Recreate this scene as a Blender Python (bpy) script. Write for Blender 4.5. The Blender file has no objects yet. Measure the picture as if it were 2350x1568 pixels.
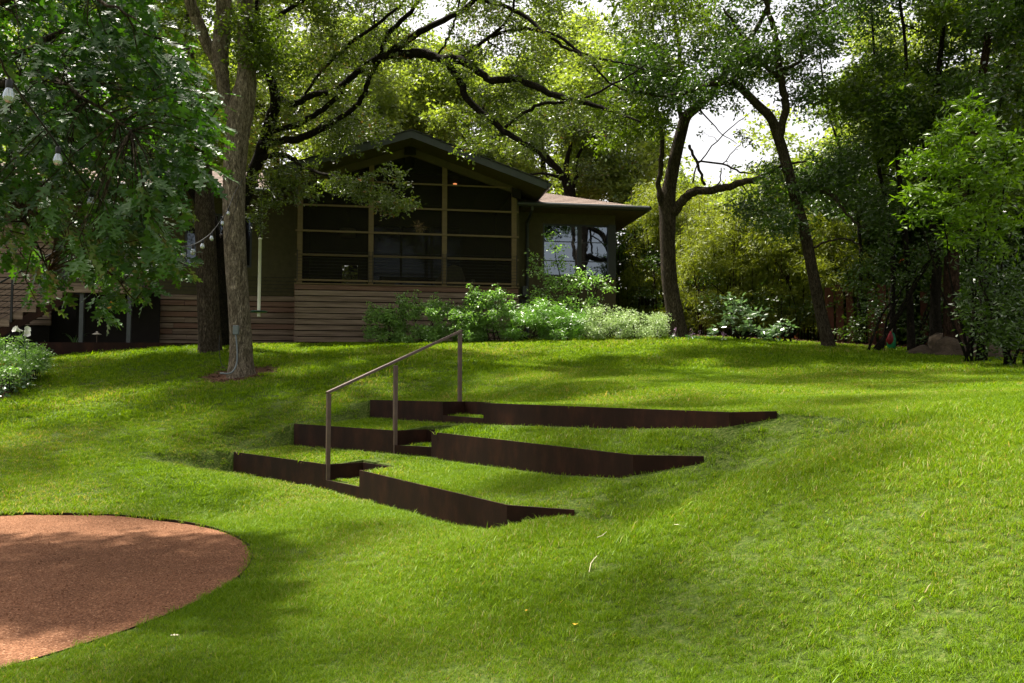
import bpy, bmesh, math, random
import numpy as np
from mathutils import Vector, Matrix
from mathutils.geometry import delaunay_2d_cdt
random.seed(7); RNG = np.random.default_rng(11)
S = bpy.context.scene; COL = S.collection; R_ = math.radians

# ------------------------------------------------------------------ camera, sky, sun, exposure
W, H, F = 2350., 1568., 1880.                     # working picture size and focal length in its pixels
PITCH = math.atan(109/F)
cam = bpy.data.cameras.new('camera'); cam.sensor_width = 36; cam.lens = 36*F/W
cam.clip_start = .05; cam.clip_end = 2000
co = bpy.data.objects.new('camera', cam); COL.objects.link(co)
co.location = (0, 0, 0); co.rotation_euler = (math.pi/2+PITCH, 0, 0); S.camera = co
SUN_EL, SUN_AZ = R_(70), R_(-48)                  # azimuth measured from +Y (away from the camera) towards +X
sd = Vector((math.sin(SUN_AZ)*math.cos(SUN_EL), math.cos(SUN_AZ)*math.cos(SUN_EL), math.sin(SUN_EL)))
world = bpy.data.worlds.new('World'); S.world = world; world.use_nodes = True
wn = world.node_tree.nodes; wl = world.node_tree.links
sky = wn.new('ShaderNodeTexSky'); sky.sky_type = 'NISHITA'; sky.sun_disc = False
sky.sun_elevation = SUN_EL; sky.sun_rotation = SUN_AZ; sky.dust_density = 4.0; sky.air_density = 1.2; sky.ozone_density = .6
bgn = wn['Background']; bgn.inputs[1].default_value = .10
hsv = wn.new('ShaderNodeHueSaturation'); hsv.inputs['Saturation'].default_value = .38; wl.new(sky.outputs[0], hsv.inputs['Color'])
wmx = wn.new('ShaderNodeMix'); wmx.data_type = 'RGBA'; wmx.blend_type = 'MULTIPLY'; wmx.inputs[0].default_value = 1; wmx.inputs[7].default_value = (1.08, 1.0, .93, 1); wl.new(hsv.outputs[0], wmx.inputs[6]); wl.new(wmx.outputs[2], bgn.inputs[0])
sl = bpy.data.lights.new('sun', 'SUN'); sl.energy = 5.0; sl.angle = R_(2.2); sl.color = (1, .95, .83)
so = bpy.data.objects.new('sun', sl); COL.objects.link(so); so.rotation_euler = sd.to_track_quat('Z', 'Y').to_euler()
S.view_settings.view_transform = 'Standard'; S.view_settings.look = 'None'
S.view_settings.gamma = 1; S.view_settings.use_curve_mapping = False; S.view_settings.exposure = 1.55
S.render.engine = 'CYCLES'
try:
    S.cycles.max_bounces = 8; S.cycles.transparent_max_bounces = 12; S.cycles.diffuse_bounces = 3
except Exception: pass

# ------------------------------------------------------------------ helpers
def ray(px, py):
    a = (px-1175.)/F; b = -(py-784.)/F
    y = math.cos(PITCH)-b*math.sin(PITCH); z = math.sin(PITCH)+b*math.cos(PITCH)
    return np.array([a/y, 1., z/y])
def P(px, py, D): return ray(px, py)*D
def link(o, parent=None):
    COL.objects.link(o)
    if parent: o.parent = parent
    return o
def tag(o, label=None, cat=None, group=None, kind=None):
    for k, v in (('label', label), ('category', cat), ('group', group), ('kind', kind)):
        if v: o[k] = v
    return o
def thing(name, label, cat, loc=(0, 0, 0), rz=0, group=None):
    o = bpy.data.objects.new(name, None); COL.objects.link(o); o.empty_display_size = .2
    o.location = loc; o.rotation_euler = (0, 0, rz); return tag(o, label, cat, group)
def mesh_obj(name, v, f, mat, parent=None, smooth=False):
    me = bpy.data.meshes.new(name); me.from_pydata([tuple(map(float, q)) for q in v], [], f)
    if mat: me.materials.append(mat)
    if smooth: me.polygons.foreach_set('use_smooth', [True]*len(me.polygons))
    me.update(); return link(bpy.data.objects.new(name, me), parent)
class MB:
    def __init__(s): s.v = []; s.f = []
    def box(s, x0, x1, y0, y1, z0, z1):
        n = len(s.v); s.v += [(x, y, z) for z in (z0, z1) for y in (y0, y1) for x in (x0, x1)]
        s.f += [tuple(n+i for i in q) for q in ((0, 2, 3, 1), (4, 5, 7, 6), (0, 1, 5, 4), (2, 6, 7, 3), (0, 4, 6, 2), (1, 3, 7, 5))]; return s
    def prism(s, poly, y0, y1):                     # poly in x,z extruded along y
        n = len(s.v); k = len(poly)
        s.v += [(x, y0, z) for x, z in poly]+[(x, y1, z) for x, z in poly]
        s.f += [tuple(range(n, n+k)), tuple(range(n+2*k-1, n+k-1, -1))]
        s.f += [(n+i, n+k+i, n+k+(i+1) % k, n+(i+1) % k) for i in range(k)]; return s
    def plate(s, a, b, z0, z1, t):                   # vertical plate between plan points; z may be (za,zb)
        a = np.array(a[:2], float); b = np.array(b[:2], float); d = (b-a)/np.linalg.norm(b-a); m = np.array([-d[1], d[0]])*t/2
        z0 = z0 if isinstance(z0, tuple) else (z0, z0); z1 = z1 if isinstance(z1, tuple) else (z1, z1)
        n = len(s.v)
        for (q, i) in ((a, 0), (b, 1)):
            for sg in (-1, 1):
                for z in (z0[i], z1[i]): s.v.append((q[0]+sg*m[0], q[1]+sg*m[1], z))
        s.f += [tuple(n+i for i in q) for q in ((0, 1, 3, 2), (4, 6, 7, 5), (0, 4, 5, 1), (2, 3, 7, 6), (1, 5, 7, 3), (0, 2, 6, 4))]; return s
    def tube(s, pts, rad, k=8, cap=True, wob=0):
        pts = [np.array(p, float) for p in pts]; rad = rad if hasattr(rad, '__len__') else [rad]*len(pts)
        n0 = len(s.v); up = np.array([.13, .21, .97]); 
        for i, p in enumerate(pts):
            d = pts[min(i+1, len(pts)-1)]-pts[max(i-1, 0)]; d = d/(np.linalg.norm(d)+1e-9)
            if i == 0:
                a = np.cross(d, up if abs(d@up) < .9 else np.array([1., 0, 0]))
            else: a = a-d*(a@d)
            a = a/(np.linalg.norm(a)+1e-9); b = np.cross(d, a)
            for j in range(k):
                t = 2*math.pi*j/k; r = rad[i]*(1+(wob*(random.random()-.5) if wob else 0))
                s.v.append(p+r*(a*math.cos(t)+b*math.sin(t)))
        for i in range(len(pts)-1):
            for j in range(k):
                q = n0+i*k; s.f.append((q+j, q+(j+1) % k, q+k+(j+1) % k, q+k+j))
        if cap:
            s.f.append(tuple(n0+j for j in range(k-1, -1, -1))); q = n0+(len(pts)-1)*k; s.f.append(tuple(q+j for j in range(k)))
        return s
    def lathe(s, c, prof, k=14):
        n0 = len(s.v)
        for r, z in prof:
            for j in range(k):
                t = 2*math.pi*j/k; s.v.append((c[0]+r*math.cos(t), c[1]+r*math.sin(t), c[2]+z))
        for i in range(len(prof)-1):
            for j in range(k):
                q = n0+i*k; s.f.append((q+j, q+(j+1) % k, q+k+(j+1) % k, q+k+j))
        s.f.append(tuple(n0+j for j in range(k-1, -1, -1))); q = n0+(len(prof)-1)*k; s.f.append(tuple(q+j for j in range(k)))
        return s
    def build(s, name, mat, parent=None, smooth=False): return mesh_obj(name, s.v, s.f, mat, parent, smooth)
def box(name, x0, x1, y0, y1, z0, z1, mat, parent=None, bev=0):
    o = MB().box(x0, x1, y0, y1, z0, z1).build(name, mat, parent)
    if bev:
        m = o.modifiers.new('bevel', 'BEVEL'); m.width = bev; m.segments = 1
    return o
def spline(pts, n=5):                                # Catmull-Rom through rows of numbers
    p = [np.array(q, float) for q in pts]; out = []
    p = [2*p[0]-p[1]]+p+[2*p[-1]-p[-2]]
    for i in range(1, len(p)-2):
        for j in range(n):
            t = j/n; a, b, c, d = p[i-1:i+3]
            out.append(.5*((2*b)+(-a+c)*t+(2*a-5*b+4*c-d)*t*t+(-a+3*b-3*c+d)*t**3))
    out.append(p[-2]); return out

# ------------------------------------------------------------------ materials
def mat(name):
    m = bpy.data.materials.new(name); m.use_nodes = True; nt = m.node_tree
    return m, nt, nt.nodes['Principled BSDF'], nt.nodes.new, nt.links.new
def ramp(new, cols):
    r = new('ShaderNodeValToRGB'); e = r.color_ramp.elements
    for i, (p, c) in enumerate(cols):
        q = e[i] if i < 2 else e.new(p); q.position = p; q.color = (*c, 1)
    return r
def surf(name, c1, c2, scale=6, rough=.8, bump=.3, stretch=(1, 1, 1), detail=8, metal=0, c3=None, bscale=None, spec=.3, dist=.01, coord='Object'):
    m, nt, b, new, ln = mat(name)
    tc = new('ShaderNodeTexCoord'); mp = new('ShaderNodeMapping'); mp.inputs['Scale'].default_value = stretch
    ln(tc.outputs[coord], mp.inputs[0])
    oi = new('ShaderNodeObjectInfo'); ad = new('ShaderNodeVectorMath'); ad.operation = 'ADD'
    mu = new('ShaderNodeMath'); mu.operation = 'MULTIPLY'; mu.inputs[1].default_value = 37.
    ln(oi.outputs['Random'], mu.inputs[0]); ln(mp.outputs[0], ad.inputs[0]); ln(mu.outputs[0], ad.inputs[1])
    n = new('ShaderNodeTexNoise'); n.inputs['Scale'].default_value = scale; n.inputs['Detail'].default_value = detail; n.inputs['Roughness'].default_value = .62
    ln(ad.outputs[0], n.inputs['Vector'])
    cs = [(.3, c1), (.7, c2)]+([(.5, c3)] if c3 else [])
    r = ramp(new, cs); ln(n.outputs['Fac'], r.inputs[0]); ln(r.outputs[0], b.inputs['Base Color'])
    n2 = new('ShaderNodeTexNoise'); n2.inputs['Scale'].default_value = bscale or scale*5; n2.inputs['Detail'].default_value = 6
    ln(ad.outputs[0], n2.inputs['Vector'])
    bp = new('ShaderNodeBump'); bp.inputs['Strength'].default_value = bump; bp.inputs['Distance'].default_value = dist
    ln(n2.outputs['Fac'], bp.inputs['Height']); ln(bp.outputs[0], b.inputs['Normal'])
    b.inputs['Roughness'].default_value = rough; b.inputs['Metallic'].default_value = metal; b.inputs['Specular IOR Level'].default_value = spec
    return m
def leafmat(name, dark, light, trans, tf=.45, rough=.45, spec=.4, nscale=.7, old=None):
    m, nt, b, new, ln = mat(name); nt.nodes.remove(b)
    at = new('ShaderNodeAttribute'); at.attribute_name = 'tint'
    g = new('ShaderNodeNewGeometry'); n = new('ShaderNodeTexNoise'); n.inputs['Scale'].default_value = nscale; n.inputs['Detail'].default_value = 3
    ln(g.outputs['Position'], n.inputs['Vector'])
    ma = new('ShaderNodeMath'); ma.operation = 'MULTIPLY_ADD'; ma.inputs[1].default_value = .62; ln(at.outputs['Fac'], ma.inputs[0])
    mb = new('ShaderNodeMath'); mb.operation = 'MULTIPLY'; mb.inputs[1].default_value = .42; ln(n.outputs['Fac'], mb.inputs[0]); ln(mb.outputs[0], ma.inputs[2])
    cs = [(.1, dark), (.74 if old else .85, light)]
    if old: cs.append((.83, old))
    r = ramp(new, cs); ln(ma.outputs[0], r.inputs[0])
    d = new('ShaderNodeBsdfDiffuse'); ln(r.outputs[0], d.inputs['Color'])
    t = new('ShaderNodeBsdfTranslucent'); mx = new('ShaderNodeMix'); mx.data_type = 'RGBA'; mx.blend_type = 'MULTIPLY'; mx.inputs[0].default_value = 1
    ln(r.outputs[0], mx.inputs[6]); mx.inputs[7].default_value = (*trans, 1); ln(mx.outputs[2], t.inputs['Color'])
    m1 = new('ShaderNodeMixShader'); m1.inputs[0].default_value = tf; ln(d.outputs[0], m1.inputs[1]); ln(t.outputs[0], m1.inputs[2])
    gl = new('ShaderNodeBsdfGlossy'); gl.inputs['Roughness'].default_value = rough
    fr = new('ShaderNodeFresnel'); fr.inputs['IOR'].default_value = 1.4; mm = new('ShaderNodeMath'); mm.operation = 'MULTIPLY'; mm.inputs[1].default_value = spec*2; mi = new('ShaderNodeMath'); mi.operation = 'MINIMUM'; mi.inputs[1].default_value = .16; ln(fr.outputs[0], mi.inputs[0]); ln(mi.outputs[0], mm.inputs[0])
    m2 = new('ShaderNodeMixShader'); ln(mm.outputs[0], m2.inputs[0]); ln(m1.outputs[0], m2.inputs[1]); ln(gl.outputs[0], m2.inputs[2])
    ln(m2.outputs[0], nt.nodes['Material Output'].inputs['Surface']); return m
def barkmat(name, c1, c2, c3, sc=7, bump=1., vert=.22):
    m, nt, b, new, ln = mat(name)
    g = new('ShaderNodeNewGeometry'); mp = new('ShaderNodeMapping'); mp.inputs['Scale'].default_value = (1, 1, vert); ln(g.outputs['Position'], mp.inputs[0])
    v = new('ShaderNodeTexVoronoi'); v.feature = 'DISTANCE_TO_EDGE'; v.inputs['Scale'].default_value = sc*4.5
    n = new('ShaderNodeTexNoise'); n.inputs['Scale'].default_value = sc*1.8; n.inputs['Detail'].default_value = 10; n.inputs['Roughness'].default_value = .7
    ln(mp.outputs[0], n.inputs['Vector'])
    ad = new('ShaderNodeMix'); ad.data_type = 'RGBA'; ad.blend_type = 'LINEAR_LIGHT'; ad.inputs[0].default_value = .12; ln(mp.outputs[0], ad.inputs[6]); ln(n.outputs['Color'], ad.inputs[7]); ln(ad.outputs[2], v.inputs['Vector'])
    r = ramp(new, [(.3, c1), (.7, c3), (.5, c2)]); ln(n.outputs['Fac'], r.inputs[0])
    r2 = ramp(new, [(0., (.22, .22, .22)), (.2, (1, 1, 1))]); ln(v.outputs['Distance'], r2.inputs[0])
    mx = new('ShaderNodeMix'); mx.data_type = 'RGBA'; mx.blend_type = 'MULTIPLY'; mx.inputs[0].default_value = .8; ln(r.outputs[0], mx.inputs[6]); ln(r2.outputs[0], mx.inputs[7]); n3 = new('ShaderNodeTexNoise'); n3.inputs['Scale'].default_value = 55; n3.inputs['Detail'].default_value = 4; ln(mp.outputs[0], n3.inputs['Vector']); r3 = ramp(new, [(.36, (.35, .33, .3)), (.62, (1.5, 1.5, 1.5))]); ln(n3.outputs['Fac'], r3.inputs[0]); my = new('ShaderNodeMix'); my.data_type = 'RGBA'; my.blend_type = 'MULTIPLY'; my.inputs[0].default_value = .75; ln(mx.outputs[2], my.inputs[6]); ln(r3.outputs[0], my.inputs[7]); ln(my.outputs[2], b.inputs['Base Color'])
    hs = new('ShaderNodeMath'); hs.operation = 'MULTIPLY_ADD'; hs.inputs[1].default_value = .6; ln(n.outputs['Fac'], hs.inputs[0]); ln(r2.outputs[0], hs.inputs[2])
    bp = new('ShaderNodeBump'); bp.inputs['Strength'].default_value = bump; bp.inputs['Distance'].default_value = .018; ln(hs.outputs[0], bp.inputs['Height']); ln(bp.outputs[0], b.inputs['Normal'])
    b.inputs['Roughness'].default_value = .95; b.inputs['Specular IOR Level'].default_value = .1; return m
M = {}
M['corten'] = surf('weathered_steel', (.010, .0036, .0018), (.034, .0115, .0054), 4, .7, .12, (1, 1, .6), c3=(.017, .006, .003), bscale=60, spec=.12)
M['rail'] = surf('rail_steel', (.055, .03, .022), (.11, .066, .05), 9, .5, .1, bscale=80, spec=.5)
M['plank'] = surf('cedar_plank', (.10, .068, .046), (.27, .20, .15), 3.2, .8, .35, (.35, 1, 6), c3=(.18, .128, .094), bscale=16)
M['plank_red'] = surf('reddish_cedar_plank', (.09, .045, .028), (.21, .125, .085), 3, .8, .35, (.35, 1, 6), c3=(.16, .09, .065), bscale=16)
M['backing'] = surf('dark_backing', (.008, .006, .005), (.013, .01, .008), 5, .9, .1)
M['olive'] = surf('olive_stucco', (.055, .048, .024), (.078, .066, .034), 7, .9, .3, bscale=120)
M['trim'] = surf('tan_trim', (.115, .08, .038), (.155, .11, .054), 5, .7, .1, (1, 1, 4))
M['beam'] = surf('olive_trim', (.06, .048, .02), (.085, .066, .028), 5, .7, .1)
M['fascia'] = surf('slate_fascia', (.045, .05, .052), (.062, .067, .07), 4, .5, .08)
M['gutter'] = surf('dark_gutter_metal', (.022, .026, .028), (.03, .035, .037), 8, .4, .05, spec=.5)
M['shingle'] = surf('brown_shingle', (.13, .095, .078), (.27, .20, .165), 14, .9, .6, (1, 1, 1), c3=(.17, .125, .105), bscale=60)
M['shingle_dark'] = surf('dark_shingle', (.03, .03, .03), (.06, .058, .055), 14, .9, .6, bscale=60)
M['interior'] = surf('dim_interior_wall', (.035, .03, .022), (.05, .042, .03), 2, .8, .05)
M['black'] = surf('black_rubber', (.01, .01, .011), (.016, .016, .017), 8, .5, .05)
M['frame'] = surf('dark_window_frame', (.014, .017, .021), (.02, .024, .029), 8, .4, .04, spec=.5)
M['cloth'] = surf('beige_cloth', (.24, .21, .15), (.34, .30, .22), 9, .9, .3)
M['white'] = surf('cream_plastic', (.62, .60, .50), (.74, .72, .62), 6, .45, .03)
M['greenplastic'] = surf('dark_green_plastic', (.015, .06, .045), (.02, .08, .06), 6, .4, .03)
M['bright_green'] = surf('bright_green_paint', (.01, .16, .06), (.015, .22, .09), 6, .5, .05)
M['red'] = surf('red_paint', (.14, .006, .01), (.2, .01, .015), 6, .5, .05)
M['skin'] = surf('pale_paint', (.25, .2, .15), (.32, .25, .18), 6, .6, .05)
M['greybox'] = surf('grey_box_paint', (.045, .05, .055), (.06, .066, .07), 6, .5, .05)
M['conduit'] = surf('grey_conduit', (.10, .12, .13), (.15, .17, .18), 6, .45, .05)
M['mulch'] = surf('leaf_litter', (.045, .022, .013), (.22, .11, .065), 22, .95, 1., c3=(.10, .05, .03), bscale=70, dist=.03)
M['lamp_metal'] = surf('pale_lamp_metal', (.55, .48, .42), (.68, .6, .52), 6, .4, .03, metal=.3)
M['yellow_leaf'] = surf('yellow_dead_leaf', (.55, .30, .02), (.75, .48, .05), 9, .7, .2)
M['straw'] = surf('dry_straw', (.45, .40, .26), (.6, .52, .36), 9, .7, .2)
M['petal'] = surf('white_petal', (.75, .74, .68), (.85, .84, .8), 9, .6, .1)
M['lav'] = surf('mauve_petal', (.32, .16, .30), (.45, .26, .42), 9, .7, .1)
M['orangewall'] = surf('orange_stucco', (.36, .10, .03), (.48, .15, .05), 3, .9, .2)
M['fence'] = surf('dark_red_fence_paint', (.06, .02, .012), (.12, .04, .022), 4, .8, .2)
M['boulder'] = surf('brown_boulder', (.03, .02, .013), (.075, .052, .034), 4, .95, .8, c3=(.05, .035, .022), bscale=18, dist=.04)
M['bark_grey'] = barkmat('grey_furrowed_bark', (.11, .085, .058), (.27, .22, .162), (.52, .44, .34), 8, 1.)
M['bark_mid'] = barkmat('brown_bark', (.05, .038, .025), (.085, .066, .045), (.14, .11, .08), 7, 1.)
M['bark_dark'] = barkmat('dark_oak_bark', (.012, .010, .007), (.024, .019, .013), (.045, .036, .026), 7, .9, .5)
M['bark_red'] = barkmat('reddish_bark', (.03, .016, .01), (.055, .03, .02), (.09, .055, .035), 7, .9)
M['oakleaf'] = leafmat('lobed_oak_leaf', (.008, .032, .008), (.06, .14, .02), (1.7, 2.0, .3), .38, .42, .36)
M['liveoak'] = leafmat('live_oak_leaf', (.025, .042, .010), (.12, .16, .034), (1.45, 1.6, .4), .45, .42, .35, old=(.16, .08, .03))
M['elm'] = leafmat('elm_leaf', (.028, .052, .008), (.12, .175, .022), (1.5, 1.6, .35), .48, .5, .22)
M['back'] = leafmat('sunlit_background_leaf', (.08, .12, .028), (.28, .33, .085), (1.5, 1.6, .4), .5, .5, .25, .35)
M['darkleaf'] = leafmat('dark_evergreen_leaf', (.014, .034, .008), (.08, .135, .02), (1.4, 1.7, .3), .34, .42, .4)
M['laurel'] = leafmat('bright_laurel_leaf', (.04, .11, .006), (.21, .32, .02), (1.3, 1.5, .35), .42, .4, .3)
M['bamboo'] = leafmat('bamboo_leaf', (.06, .09, .010), (.25, .29, .04), (1.4, 1.4, .35), .45, .55, .2)
M['shrub'] = leafmat('pale_shrub_leaf', (.06, .14, .035), (.27, .43, .10), (1.2, 1.4, .6), .4, .45, .4, 1.5)
M['shrubgrassy'] = leafmat('narrow_green_leaf', (.06, .15, .022), (.22, .40, .05), (1.2, 1.4, .6), .4, .4, .5, 1.5)
M['silver'] = leafmat('silvery_sage_leaf', (.2, .28, .11), (.42, .54, .22), (1.1, 1.2, .8), .35, .5, .4, 1.5)
M['white_leaf'] = leafmat('glossy_pale_leaf', (.04, .10, .04), (.22, .33, .17), (1.2, 1.4, .7), .35, .28, 1., 1.5)
M['groundcover'] = leafmat('ground_cover_leaf', (.02, .06, .02), (.10, .20, .08), (1.2, 1.4, .6), .35, .35, .7, 2)
M['grass'] = leafmat('lawn_blade', (.045, .112, .002), (.175, .29, .004), (1.3, 1.2, .5), .45, .55, .08, .55, old=(.34, .27, .11))
M['moss'] = leafmat('ball_moss', (.05, .035, .012), (.14, .10, .04), (1, 1, 1), .3, .7, .1)
def lawnmat():
    m, nt, b, new, ln = mat('lawn_soil_and_thatch')
    g = new('ShaderNodeNewGeometry'); n = new('ShaderNodeTexNoise'); n.inputs['Scale'].default_value = 40; n.inputs['Detail'].default_value = 8; ln(g.outputs['Position'], n.inputs['Vector'])
    r = ramp(new, [(.3, (.025, .042, .006)), (.7, (.10, .115, .03)), (.5, (.05, .078, .012))]); ln(n.outputs['Fac'], r.inputs[0])
    r2 = ramp(new, [(.3, (.035, .02, .012)), (.7, (.16, .085, .05)), (.5, (.08, .042, .026))]); ln(n.outputs['Fac'], r2.inputs[0])
    a = new('ShaderNodeAttribute'); a.attribute_name = 'soil'; mx = new('ShaderNodeMix'); mx.data_type = 'RGBA'; ln(a.outputs['Fac'], mx.inputs[0]); ln(r.outputs[0], mx.inputs[6]); ln(r2.outputs[0], mx.inputs[7]); ln(mx.outputs[2], b.inputs['Base Color'])
    bp = new('ShaderNodeBump'); bp.inputs['Strength'].default_value = 1; bp.inputs['Distance'].default_value = .02; ln(n.outputs['Fac'], bp.inputs['Height']); ln(bp.outputs[0], b.inputs['Normal'])
    b.inputs['Roughness'].default_value = .95; b.inputs['Specular IOR Level'].default_value = .1; return m
M['lawn'] = lawnmat()
def gravelmat():
    m, nt, b, new, ln = mat('decomposed_granite')
    tc = new('ShaderNodeNewGeometry'); v = new('ShaderNodeTexVoronoi'); v.inputs['Scale'].default_value = 115; ln(tc.outputs['Position'], v.inputs['Vector'])
    n = new('ShaderNodeTexNoise'); n.inputs['Scale'].default_value = 1.6; n.inputs['Detail'].default_value = 9; ln(tc.outputs['Position'], n.inputs['Vector'])
    r = ramp(new, [(0, (.08, .034, .017)), (1, (.42, .24, .15)), (.4, (.145, .066, .035)), (.75, (.22, .108, .060))]); ln(v.outputs['Color'], r.inputs[0])
    r2 = ramp(new, [(.3, (.7, .68, .66)), (.7, (1.1, 1.08, 1.05))]); ln(n.outputs['Fac'], r2.inputs[0])
    mx = new('ShaderNodeMix'); mx.data_type = 'RGBA'; mx.blend_type = 'MULTIPLY'; mx.inputs[0].default_value = .8; ln(r.outputs[0], mx.inputs[6]); ln(r2.outputs[0], mx.inputs[7]); ln(mx.outputs[2], b.inputs['Base Color'])
    bp = new('ShaderNodeBump'); bp.inputs['Strength'].default_value = .8; bp.inputs['Distance'].default_value = .006; ln(v.outputs['Distance'], bp.inputs['Height']); ln(bp.outputs[0], b.inputs['Normal'])
    b.inputs['Roughness'].default_value = .95; b.inputs['Specular IOR Level'].default_value = .1; return m
M['gravel'] = gravelmat()
def glassmat(name, tint, mirror, rough=.02, alpha=0):
    m, nt, b, new, ln = mat(name); nt.nodes.remove(b)
    d = new('ShaderNodeBsdfTransparent'); d.inputs[0].default_value = (*tint, 1); g = new('ShaderNodeBsdfGlossy'); g.inputs['Roughness'].default_value = rough; g.inputs['Color'].default_value = (.72, .84, 1, 1)
    lw = new('ShaderNodeFresnel'); lw.inputs['IOR'].default_value = 1.5; ma = new('ShaderNodeMath'); ma.operation = 'ADD'; ma.inputs[1].default_value = mirror; ln(lw.outputs[0], ma.inputs[0])
    mx = new('ShaderNodeMixShader'); ln(ma.outputs[0], mx.inputs[0]); ln(d.outputs[0], mx.inputs[1]); ln(g.outputs[0], mx.inputs[2])
    ln(mx.outputs[0], nt.nodes['Material Output'].inputs['Surface']); return m
M['glass'] = glassmat('window_glass', (.35, .42, .42), .16)
M['porchglass'] = glassmat('porch_door_glass', (.4, .42, .4), .05, .06)
M['bulb'] = glassmat('clear_bulb_glass', (.93, .93, .88), .30, .12)
nt_ = M['bulb'].node_tree; d_ = nt_.nodes.new('ShaderNodeBsdfDiffuse'); d_.inputs[0].default_value = (.6, .57, .46, 1); x_ = nt_.nodes.new('ShaderNodeMixShader'); x_.inputs[0].default_value = .22
o_ = nt_.nodes['Material Output'].inputs['Surface']; nt_.links.new(o_.links[0].from_socket, x_.inputs[1]); nt_.links.new(d_.outputs[0], x_.inputs[2]); nt_.links.new(x_.outputs[0], o_)
def screenmat():
    m, nt, b, new, ln = mat('insect_screen'); nt.nodes.remove(b)
    t = new('ShaderNodeBsdfTransparent'); d = new('ShaderNodeBsdfDiffuse'); d.inputs[0].default_value = (.022, .02, .014, 1); mx = new('ShaderNodeMixShader'); mx.inputs[0].default_value = .7
    ln(t.outputs[0], mx.inputs[1]); ln(d.outputs[0], mx.inputs[2]); ln(mx.outputs[0], nt.nodes['Material Output'].inputs['Surface']); return m
M['screen'] = screenmat()
def emit(name, c, s):
    m, nt, b, new, ln = mat(name); b.inputs['Base Color'].default_value = (*c, 1); b.inputs['Emission Color'].default_value = (*c, 1); b.inputs['Emission Strength'].default_value = s; return m
M['warm'] = emit('warm_lamp', (1, .35, .12), 1.2)
M['amber'] = emit('amber_lamp', (.7, .28, .05), .05)
M['filament'] = surf('brass_filament', (.6, .5, .3), (.7, .6, .4), 9, .3, 0, metal=.8)

# ------------------------------------------------------------------ terrain
ES = np.array([.58, -.8146]); EU = np.array([.8146, .58])
WT = [-.951, -.556, -.18]
def wp(px, py, z): r = ray(px, py); t = z/r[2]; return (r*t)[:2]
n1 = EU*.5
WALLS = []
for k, (Lp, Cp, Rp, Mp, Tp) in enumerate([((-4.2, 12.45), (-2.34, 10.4), (-1.78, 9.66), tuple(wp(1165, 1160, WT[0])), tuple(wp(1318, 1171, WT[0]))),
                         ((-3.48, 13.15), (-1.58, 11.0), tuple(wp(991, 992, WT[1])), tuple(wp(1455, 1045, WT[1])), tuple(wp(1615, 1048, WT[1]))),
                         ((-2.32, 13.45), (-.97, 11.6), (-.36, 10.45), tuple(wp(1675, 947, -.20)), (2.24, 6.95))]):
    C_, R2 = np.array(Cp), np.array(Rp); nn = EU*(.5, .5, .36)[k]
    WALLS.append(dict(L=np.array(Lp), C=C_, B=C_+nn, D=R2+nn, R=R2, M=np.array(Mp), T=np.array(Tp), z=WT[k]))
def su(p): p = np.asarray(p); return p@ES, p@EU
FZ = [[(-12.9, -1.25), (-9.8, -1.26), (-8.9, -1.28), (-6.5, -1.24), (-5.5, -1.17), (-5.0, -.95)],
      [(-13, -.90), (-9.8, -.86), (-8.9, -.89), (-6.3, -.83), (-5.2, -.76), (-4.62, -.55)],
      [(-13, -.47), (-9.8, -.47), (-8.4, -.44), (-6, -.39), (-4.7, -.33), (-4.0, -.20)]]
def WG(k, s): return np.full(np.shape(s), WT[k]) if k < 2 else np.interp(s, [-8, -4.62, -4.36], [-.18, -.20, -.19])
for k, w in enumerate(WALLS):
    w['s'] = [su(w[c])[0] for c in 'LCRMT']; w['u'] = [su(w[c])[1] for c in 'LCRMT']
    FZ[k][-1] = (w['s'][4], float(WG(k, w['s'][4]))-.05)
GC, GR, GZ = np.array([-5.22, 5.80]), 3.25, -1.372
ctl = [(0, 0, -1.62), (-3, -1, -1.6), (3, 0, -1.15), (8, 0, -.5), (0, -8, -1.9), (-10, 0, -1.5), (-14, 6, -1.4), (-14, 12, -.8), (GC[0], GC[1], -1.37), (GC[0]+GR, GC[1], -1.36), (GC[0], GC[1]+GR, -1.35), (GC[0], GC[1]-GR, -1.42), (GC[0]-GR, GC[1], -1.4)]
ctl += [tuple(P(*q)) for q in [(2350, 1568, 2.75), (1175, 1568, 4.1), (650, 1568, 3.95), (1750, 1568, 3.45), (2350, 1300, 3.35), (2350, 1100, 4.15), (2350, 1000, 5.1), (2350, 900, 8.6), (2350, 840, 14.5), (2350, 815, 18),
     (1950, 1300, 3.95), (1450, 1300, 4.9), (2000, 1100, 4.7), (1700, 1100, 5.8), (2000, 965, 6.5), (2200, 905, 8.8), (1850, 915, 9.5), (1750, 870, 13), (1850, 830, 16), (1900, 792, 19), (1555, 770, 21), (1300, 779, 21), (1000, 787, 21), (700, 788, 21.5), (1150, 893, 12.6), (1300, 870, 13.8), (1300, 825, 17), (900, 850, 15.5), (750, 840, 16.5),
     (550, 865, 17), (100, 1000, 12.5), (0, 930, 14.7), (300, 1090, 10.6), (0, 1100, 10.6), (95, 820, 20.3), (400, 797, 20.4), (620, 790, 20.8), (330, 930, 14.5), (700, 920, 14.2), (640, 990, 13.2), (620, 1150, 10.3)]]
ctl += [(-10, 24, 1.2), (-4, 26, 1.3), (4, 26, 1.4), (10, 24, 1.3), (18, 20, 1.1), (0, 40, 1.6), (-20, 30, 1.3), (20, 35, 1.6), (16, 10, .2), (-20, 20, .8)]
for k, w in enumerate(WALLS):
    ctl += [(w['T'][0]+.12, w['T'][1]-.05, WT[k]-.05), ((w['C'][0]+w['R'][0])/2, (w['C'][1]+w['R'][1])/2, WT[k]-.13), (w['M'][0]-1, w['M'][1]+1.7, WT[k]-.13)]
ctl = np.array(ctl)
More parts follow.
